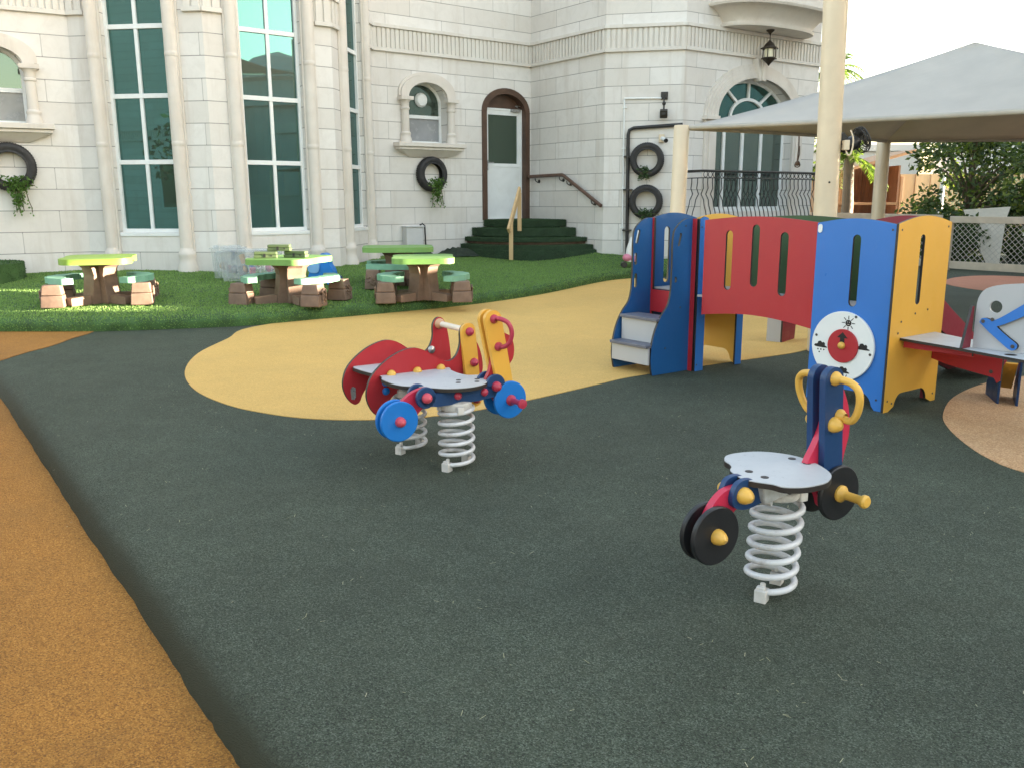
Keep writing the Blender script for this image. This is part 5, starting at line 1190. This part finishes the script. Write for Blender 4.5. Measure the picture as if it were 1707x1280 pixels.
# rope that hangs from the canopy's edge
M['rope'] = plain('brown_rope', (.14,.10,.08), .9)
rp = thing('hanging_rope', 'thin brown rope with a knotted end hanging from the canopy edge', 'rope', (3.84, 11.95, 1.78))
mb = MB(); mb.tube([(3.84,11.95,2.13),(3.845,11.95,1.98),(3.838,11.95,1.80)], .009, 6); mb.tube([(3.855,11.95,2.0),(3.862,11.95,1.9),(3.842,11.95,1.80)], .006, 6); build('rope', mb, M['rope'], rp, world=True)
mb = MB(); mb.ball((3.84,11.95,1.775), .035, 10); mb.tube([(3.84+.035*math.cos(i*.7),11.95,1.755+.03*math.sin(i*.7)) for i in range(9)], .009, 6, closed=True); build('knot', mb, M['rope'], rp, world=True)

# ------------------------------------------------------------------ fence and what stands behind it
M['fence'] = plain('cream_fence_timber', (.50,.43,.34), .6, .12, 5, .15, 60); M['wire'] = plain('pale_fence_wire', (.45,.42,.38), .5, .1); M['green_wire'] = plain('green_fence_wire', (.10,.28,.20), .5)
def meshfence(name, pts, h, label, posts, sp_, mat, wm, rail=True):
    t = thing(name, label, 'fence', pts[0])
    for a, b in zip(pts, pts[1:]):
        a, b = Vector(a), Vector(b); d = b-a; L = d.length; d /= L; nr = Vector((d.y,-d.x,0))
        if rail:
            mb = MB(); mb.bar(a+Z*h, b+Z*h, .07, .12); build('top_rail', mb, mat, t, world=True, smooth=0, bevel=.006)
            mb = MB(); mb.bar(a+Z*.10+nr*.012, b+Z*.10+nr*.012, .03, .14); build('bottom_board', mb, mat, t, world=True, smooth=0, bevel=.006)
        n = max(1, int(L/posts))
        for i in range(n+1):
            q = a + d*(L*i/n); mb = MB(); mb.bar(q - Z*.1, q + Z*(h-.06 if rail else h), .10, .10, up=d); build('post', mb, mat, t, world=True, smooth=0, bevel=.006)
        mb = MB(); top_ = h-.06; bot = .03; hh = top_-bot; r_ = .0034
        k = -hh
        while k < L:
            for sg in (1, -1):
                s0_, s1_ = (k, k+hh) if sg > 0 else (k+hh, k)
                z0_, z1_ = bot, top_
                if s0_ < 0: z0_ = bot + (0-s0_)/(s1_-s0_)*hh; s0_ = 0
                if s0_ > L: z0_ = bot + (L-s0_)/(s1_-s0_)*hh; s0_ = L
                if s1_ > L: z1_ = z0_ + (L-s0_)/(s1_-s0_)*(z1_-z0_); s1_ = L
                if s1_ < 0: z1_ = z0_ + (0-s0_)/(s1_-s0_)*(z1_-z0_); s1_ = 0
                if abs(s1_-s0_) < .01: continue
                mb.bar(a + d*s0_ + Z*z0_ + nr*(.03+.004*sg), a + d*s1_ + Z*z1_ + nr*(.03+.004*sg), r_*2, r_*2)
            k += sp_
        build('wire_mesh', mb, wm, t, world=True, smooth=0)
    return t
meshfence('mesh_fence', [(9.9,13.85,0),(8.15,16.3,0)], .93, 'cream timber fence with diamond wire mesh at the right behind the canopy', 1.05, .105, M['fence'], M['wire'])
meshfence('mesh_fence', [(8.05,16.45,0),(6.9,20.4,0)], .95, 'cream timber fence running back past the villa corner toward the wooden cabin', 1.6, .13, M['fence'], M['wire'])
meshfence('wire_fence', [(13.9,20.0,0),(11.0,22.6,0)], 1.95, 'tall green wire fence on white posts at the far right', 1.9, .16, M['white_frame'], M['green_wire'], rail=False)
M['ply'] = plain('weathered_white_board', (.56,.52,.45), .7, .15, 3, .1, 20, dirt=(.3,.26,.2), dirtamt=.5)
mb = MB(); frb = (Vector((9.3,17.4,0)), Vector((.93,-.36,0)).normalized(), Vector((.06,.12,1)).normalized(), Vector((-.36,-.93,.1)).normalized())
mb.prism([(.18,.02),(.40,.0),(.44,.9),(.50,1.16),(-.33,1.10),(-.28,.98)], [], frb, -.02, .0); tag(build('leaning_board', mb, M['ply'], loc=(9.3,17.4,0), smooth=0), 'weathered white board leaning behind the mesh fence', 'board')
# wooden cabin
M['cabin'] = wood('orange_cabin_timber', (.30,.165,.085), (.40,.235,.125), 8, (1,1,.1)); M['cabin_dark'] = wood('dark_cabin_timber', (.16,.08,.045), (.22,.11,.06), 8, (1,1,.1))
cb = thing('wooden_cabin', 'small orange timber play cabin with a lean to roof and porch behind the fence', 'cabin', (9.3, 24.5, 0))
mb = MB(); x0_, x1_ = 8.55, 9.25
for i in range(7): mb.box((x0_+.1*i,24.0,.0), (x0_+.1*i+.093,24.06,1.88+.05*i))
for i in range(12): mb.box((8.5,24.06+.16*i,.0), (8.55,24.06+.16*i+.15,1.85))
build('wall', mb, M['cabin'], cb, world=True, smooth=0, bevel=.006)
mb = MB()
for i in range(12): mb.box((9.25+.11*i,25.6,0), (9.25+.11*i+.1,25.65,2.3))
for i in range(10): mb.box((10.55,24.2+.15*i,.0), (10.6,24.2+.15*i+.14,2.2))
build('back_wall', mb, M['cabin_dark'], cb, world=True, smooth=0)
mb = MB(); mb.add([(8.35,23.7,1.86),(10.75,23.7,2.52),(10.75,26,2.52),(8.35,26,1.86),(8.35,23.7,1.94),(10.75,23.7,2.60),(10.75,26,2.60),(8.35,26,1.94)], [(3,2,1,0),(4,5,6,7),(0,1,5,4),(1,2,6,5),(2,3,7,6),(3,0,4,7)]); build('roof', mb, M['cabin'], cb, world=True, smooth=0, bevel=.01)
for x_ in (8.55, 9.2, 9.85, 10.5):
    mb = MB(); mb.box((x_,23.9,0), (x_+.08,23.98,1.25 if 9 < x_ < 10.4 else 1.9)); build('porch_post', mb, M['cabin'], cb, world=True, smooth=0, bevel=.005)
for z_ in (.55, 1.15):
    mb = MB(); mb.box((8.6,23.92,z_), (10.5,23.96,z_+.07)); build('porch_rail', mb, M['cabin'], cb, world=True, smooth=0, bevel=.005)
mb = MB()
for z_ in np.arange(.62, 1.1, .07): mb.box((8.65,23.93,z_), (9.2,23.95,z_+.035))
build('porch_slats', mb, M['cabin'], cb, world=True, smooth=0)
# tan panel fence behind the tree
M['tan'] = wood('tan_board_fence', (.46,.34,.20), (.58,.45,.28), 6, (1,1,.06))
tf = thing('board_fence', 'tall tan board fence right of the wooden cabin', 'fence', (11.5, 25.5, 0))
mb = MB()
for i in range(26): mb.box((10.7+.22*i, 25.4+.03*(i%2), 0), (10.7+.22*i+.21, 25.46+.03*(i%2), 2.0)); 
build('boards', mb, M['tan'], tf, world=True, smooth=0, bevel=.006)
mb = MB(); mb.box((10.7,25.46+.035,.5), (16.4,25.56,.6)); mb.box((10.7,25.46+.035,1.6), (16.4,25.56,1.7)); build('rail', mb, M['tan'], tf, world=True, smooth=0)
# trees
M['bark'] = wood('tree_bark', (.10,.075,.05), (.17,.13,.09), 5, (1,1,.2))
M['leaf_dark'] = leafmat('dark_evergreen_leaves', (.018,.040,.016), (.075,.115,.035), .3); M['leaf_olive'] = leafmat('olive_leaves', (.045,.07,.03), (.12,.16,.07), .35); M['leaf_yel'] = leafmat('yellow_green_leaves', (.06,.10,.02), (.20,.24,.06), .4); M['leaf_palm'] = leafmat('palm_leaves', (.06,.11,.02), (.20,.26,.07), .35)
def tree(label, loc, h, rad, n, mats, trunk=.12, clumps=26, low=.2, leaf=.13, group=None, seed=1, squash=.8):
    rg = random.Random(seed); t = thing('tree', label, 'tree', loc, 0, group)
    tb = MB(); top_ = Vector((0,0,h*.62))
    tb.tube([(0,0,-.1),(.03,.02,h*.2),(-.02,.03,h*.42),top_], [trunk, trunk*.8, trunk*.6, trunk*.3], 10)
    cl = []
    for i in range(clumps):
        a = rg.uniform(0, 2*math.pi); u_ = rg.random()**.55; z_ = rg.uniform(low, 1)*h; pr = math.sin(math.pi*min(1, max(.12, (z_/h-low)/(1.12-low))))**.6
        c = Vector((math.cos(a)*rad*u_*pr, math.sin(a)*rad*u_*pr*.9, z_)); cl.append((c, rg.uniform(.22, .42)*rad*squash))
        s_ = Vector((0,0,max(h*.12, z_*.55))); tb.tube([s_, (s_+c)/2 + Vector((0,0,.08*h*rg.random())), c], [trunk*.35, trunk*.22, trunk*.07], 6)
    build('trunk', tb, M['bark'], t, smooth=60)
    for mi, m in enumerate(mats):
        lb = MB()
        for j in range(n//len(mats)):
            c, r_ = cl[rg.randrange(len(cl))]
            d = Vector((rg.gauss(0,1), rg.gauss(0,1), rg.gauss(0,1))).normalized(); q = c + d*r_*(rg.random()**.45)
            lb.leaf(q, d*.5 + Vector((rg.uniform(-1,1), rg.uniform(-1,1), rg.uniform(-1,.4))), leaf*rg.uniform(.6,1.3), leaf*.55, rg)
        build('crown', lb, m, t, smooth=0)
    return t
tree('dense dark green tree spreading behind the mesh fence under the canopy edge', (10.0,19.3,0), 2.75, 1.8, 7200, [M['leaf_dark'], M['leaf_olive'], M['leaf_yel']], .11, 46, .12, .13, seed=5, squash=.72)
tree('yellow green bush behind the canopy pole and cabin', (9.2,27.5,0), 3.4, 1.5, 3000, [M['leaf_yel'], M['leaf_dark']], .1, 22, .15, .17, seed=9)
tree('dark leafy tree at the far right beyond the green wire fence', (16.0,25.5,0), 3.0, 1.9, 4000, [M['leaf_dark'], M['leaf_yel']], .12, 26, .1, .17, seed=12)
tree('dark hedge bush low behind the leaning white board', (11.2,18.6,0), 1.25, 1.2, 3500, [M['leaf_dark']], .06, 26, .05, .12, seed=21)
tree('dark hedge bush low behind the mesh fence next to the play house', (8.6,17.6,0), 1.1, .9, 2600, [M['leaf_dark']], .06, 22, .05, .12, seed=22)
def palm(label, loc, h, n, L, seed, group=None):
    rg = random.Random(seed); t = thing('palm_tree', label, 'palm', loc, 0, group)
    mb = MB(); mb.tube([(0,0,-.1),(.05,0,h*.5),(0,0,h)], [.17,.14,.12], 12); build('trunk', mb, M['bark'], t)
    mb = MB()
    for i in range(n):
        a = 2*math.pi*i/n + rg.uniform(-.15,.15); el = rg.uniform(-.2, 1.2); hd = Vector((math.cos(a), math.sin(a), 0)); sdv = Vector((-math.sin(a), math.cos(a), 0)); pts = []
        for k_ in range(12):
            s_ = k_/11; pts.append(Vector((0,0,h)) + hd*(L*s_*math.cos(el)*(1-.15*s_)) + Vector((0,0,L*s_*math.sin(el) - L*.55*s_*s_)))
        mb.tube(pts, [.02*(1-.8*k_/11) for k_ in range(12)], 5)
        for k_ in range(1, 12):
            for sg in (-1, 1):
                for q in (0, .5):
                    p = pts[k_-1].lerp(pts[k_], q); d = sdv*sg + (pts[k_]-pts[k_-1]).normalized()*.7 + Vector((0,0,-.35)); ll = .42*(1-.5*k_/11)*L/1.6
                    mb.leaf(p, d, ll, .035, rg)
    build('crown', mb, M['leaf_palm'], t, smooth=0); return t
palm('palm tree behind the villa corner with fronds showing beside the tall cream post', (9.15,26.0,0), 4.9, 22, 1.25, 3)
palm('young palm with drooping fronds under the canopy beside the cabin', (8.45,22.3,0), 2.35, 20, 1.15, 4)
# far villas
M['far_wall'] = plain('pale_far_wall', (.55,.53,.50), .8, .06, 1); M['far_roof'] = plain('far_roof', (.30,.22,.18), .8)
def far_house(label, x0, x1, y, h, wins, depth=8, mat=None):
    t = thing('neighbour_house', label, 'house', ((x0+x1)/2, y, 0))
    mb = MB(); mb.box((x0,y,-.14), (x1,y+depth,h)); mb.box((x0-.15,y-.15,h), (x1+.15,y+depth+.15,h+.25)); build('wall', mb, mat or M['far_wall'], t, world=True, smooth=0)
    for (a, b, z0_, z1_) in wins:
        f_ = MB(); f_.box((a,y-.05,z0_), (b,y-.002,z1_)); w_ = build('window', f_, M['white_frame'], t, world=True, smooth=0)
        g_ = MB(); g_.box((a+.07,y-.06,z0_+.07), ((a+b)/2-.03,y-.051,z1_-.07)); g_.box(((a+b)/2+.03,y-.06,z0_+.07), (b-.07,y-.051,z1_-.07)); build('pane', g_, M['glass_dark'], w_, world=True, smooth=0)
    return t
far_house('low white house showing at the far right beyond the dark tree', 18, 32, 30, 3.6, [(19.0,20.2,.9,2.2),(21.4,22.6,.9,2.2),(24,25.2,.9,2.2)])
far_house('pale house glimpsed behind the wooden cabin', 11, 16.5, 36, 3.2, [(11.6,12.6,1.2,2.4),(13.6,14.6,1.2,2.4)])
# neighbours outside the picture: some seen in the window panes, some added to block and shape the sun
M['neighbour_and_added_wall'] = stone('neighbour_and_added_stone', (.55,.53,.50), (.60,.58,.55), False)
bw = thing('added_sun_wall', 'unseen stone wall added along the right side of the yard to block low sun', 'wall', (8.6, 2, 0))  # added out of view, its height trims the low sun beam
mb = MB(); mb.box((8.5,-8,-.14), (8.75,11.2,1.46)); build('wall', mb, M['neighbour_and_added_wall'], bw, world=True, smooth=0)
mb = MB(); mb.box((8.45,-8,1.46), (8.8,11.2,1.50)); build('added_coping', mb, M['trim'], bw, world=True, smooth=0)
nv = thing('neighbour_villa', 'large stone villa right of the yard outside the picture, its tall part and gap added to shape the sun', 'building', (16, 5, 0))
mb = MB()
mb.box((14,-12,-.14), (15.2,6.5,4.7)); mb.box((14,6.5,-.14), (15.2,8.6,11)); mb.box((14,8.6,-.14), (15.2,10.15,1.8)); mb.box((14,8.6,2.85), (15.2,10.15,11)); mb.box((14,10.15,-.14), (15.2,20.2,11))  # tall boxes added to shade the yard, gap lets a sun beam through
mb.lathe([(1.6,-.14),(1.6,5.6),(1.85,5.7),(1.85,5.9),(1.5,6.1),(1.0,6.5),(.0001,6.8)], (15.4,2.6,0), Z, 28)
build('wall', mb, M['neighbour_and_added_wall'], nv, world=True, smooth=0)
mb = MB(); mb.box((13.9,-12.1,3.75), (14,6.5,4.1)); mb.box((13.7,-12.2,4.7), (15.4,6.4,4.95)); mb.box((13.85,6.5,7.4), (14,20.3,7.8)); mb.box((13.7,6.4,11), (15.4,20.4,11.3)); build('cornice', mb, M['trim'], nv, world=True, smooth=0)
for y_ in (-8, -4, .0, 4.4):
    for z_ in (1.0,):
        f_ = MB(); f_.box((13.95,y_,z_), (13.998,y_+1.3,z_+1.6)); w_ = build('window', f_, M['white_frame'], nv, world=True, smooth=0); g_ = MB(); g_.box((13.93,y_+.08,z_+.08), (13.949,y_+1.22,z_+1.52)); build('pane', g_, M['glass_dark'], w_, world=True, smooth=0)
nv2 = thing('neighbour_villa', 'stone villa wing behind the viewer mirrored in the bay windows', 'building', (-18, -9, 0))
mb = MB(); fr_b = (Vector((-9,-9.0,0)), Vector((-1,0,0)), Z, Vector((0,1,0))); mb.prism([(0,-.14),(22,-.14),(22,9.6),(0,9.6)], [], fr_b, -.3, 0); build('wall', mb, M['wall'], nv2, world=True, smooth=0)
mb = MB(); mb.fbox(fr_b, (-.02,3.85,.001), (22,3.92,.06)); mb.fbox(fr_b, (-.02,4.26,.001), (22,4.32,.06))
for i in range(208): mb.fbox(fr_b, (.105*i+.02,3.92,.001), (.105*i+.085,4.26,.04))
build('frieze', mb, M['trim2'], nv2, world=True, smooth=0)
for s_ in (2.2, 6.5, 10.8, 16):
    f_ = MB(); f_.fbox(fr_b, (s_,1.0,.001), (s_+1.4,3.1,.05)); w_ = build('window', f_, M['white_frame'], nv2, world=True, smooth=0); g_ = MB(); g_.fbox(fr_b, (s_+.08,1.08,.051), (s_+1.32,3.02,.06)); build('pane', g_, M['glass_dark'], w_, world=True, smooth=0)
lw_ = thing('added_shade_wall', 'unseen wall added close to the left of the orange lane to shade the slab edge', 'wall', (-5.2, 0, -.14))  # added out of view to cut skylight from the left
mb = MB(); mb.box((-5.3,-7.4,-.14), (-5.05,6.2,1.9)); build('wall', mb, M['neighbour_and_added_wall'], lw_, world=True, smooth=0)
mb = MB(); mb.box((-5.35,-7.4,1.9), (-5.0,6.2,1.96)); build('added_coping', mb, M['trim'], lw_, world=True, smooth=0)
tree('broad garden tree before the neighbouring wing behind the viewer', (-15.5,-4.5,0), 4.4, 1.9, 1500, [M['leaf_dark'], M['leaf_olive']], .13, 20, .25, .28, seed=31)
tree('round garden bush at the foot of the neighbouring wing behind the viewer', (-12.2,-3.2,0), 1.5, 1.3, 900, [M['leaf_dark']], .06, 14, .05, .22, seed=32)
tree('slim garden tree beside the low part of the large villa right of the yard', (12.6,1.0,0), 4.9, 1.3, 1300, [M['leaf_dark'], M['leaf_olive']], .11, 18, .3, .24, seed=33)
# loose grass clippings blown onto the rubber
M['straw'] = leafmat('dry_clippings', (.30,.30,.16), (.50,.46,.30), 0)
mb = MB()
for i in range(230):
    x_, y_ = random.uniform(-2.6, 2.6), random.uniform(1.6, 6.2)
    if x_ < -.55*y_ + .3 - .0 and y_ < 3: continue
    for _ in range(random.choice((1,1,2,3))):
        a = random.uniform(0, math.pi); p = Vector((x_+random.gauss(0,.03), y_+random.gauss(0,.03), .0035)); d = Vector((math.cos(a), math.sin(a), random.uniform(0,.25)))
        L = random.uniform(.006,.022); s_ = Vector((-d.y, d.x, 0))*.0008; mb.add([p-s_, p+s_, p+d*L+s_, p+d*L-s_], [(0,1,2,3)])
tag(build('grass_clippings', mb, M['straw'], smooth=0), 'sparse dry grass clippings scattered over the dark green rubber', 'clippings', kind='stuff')
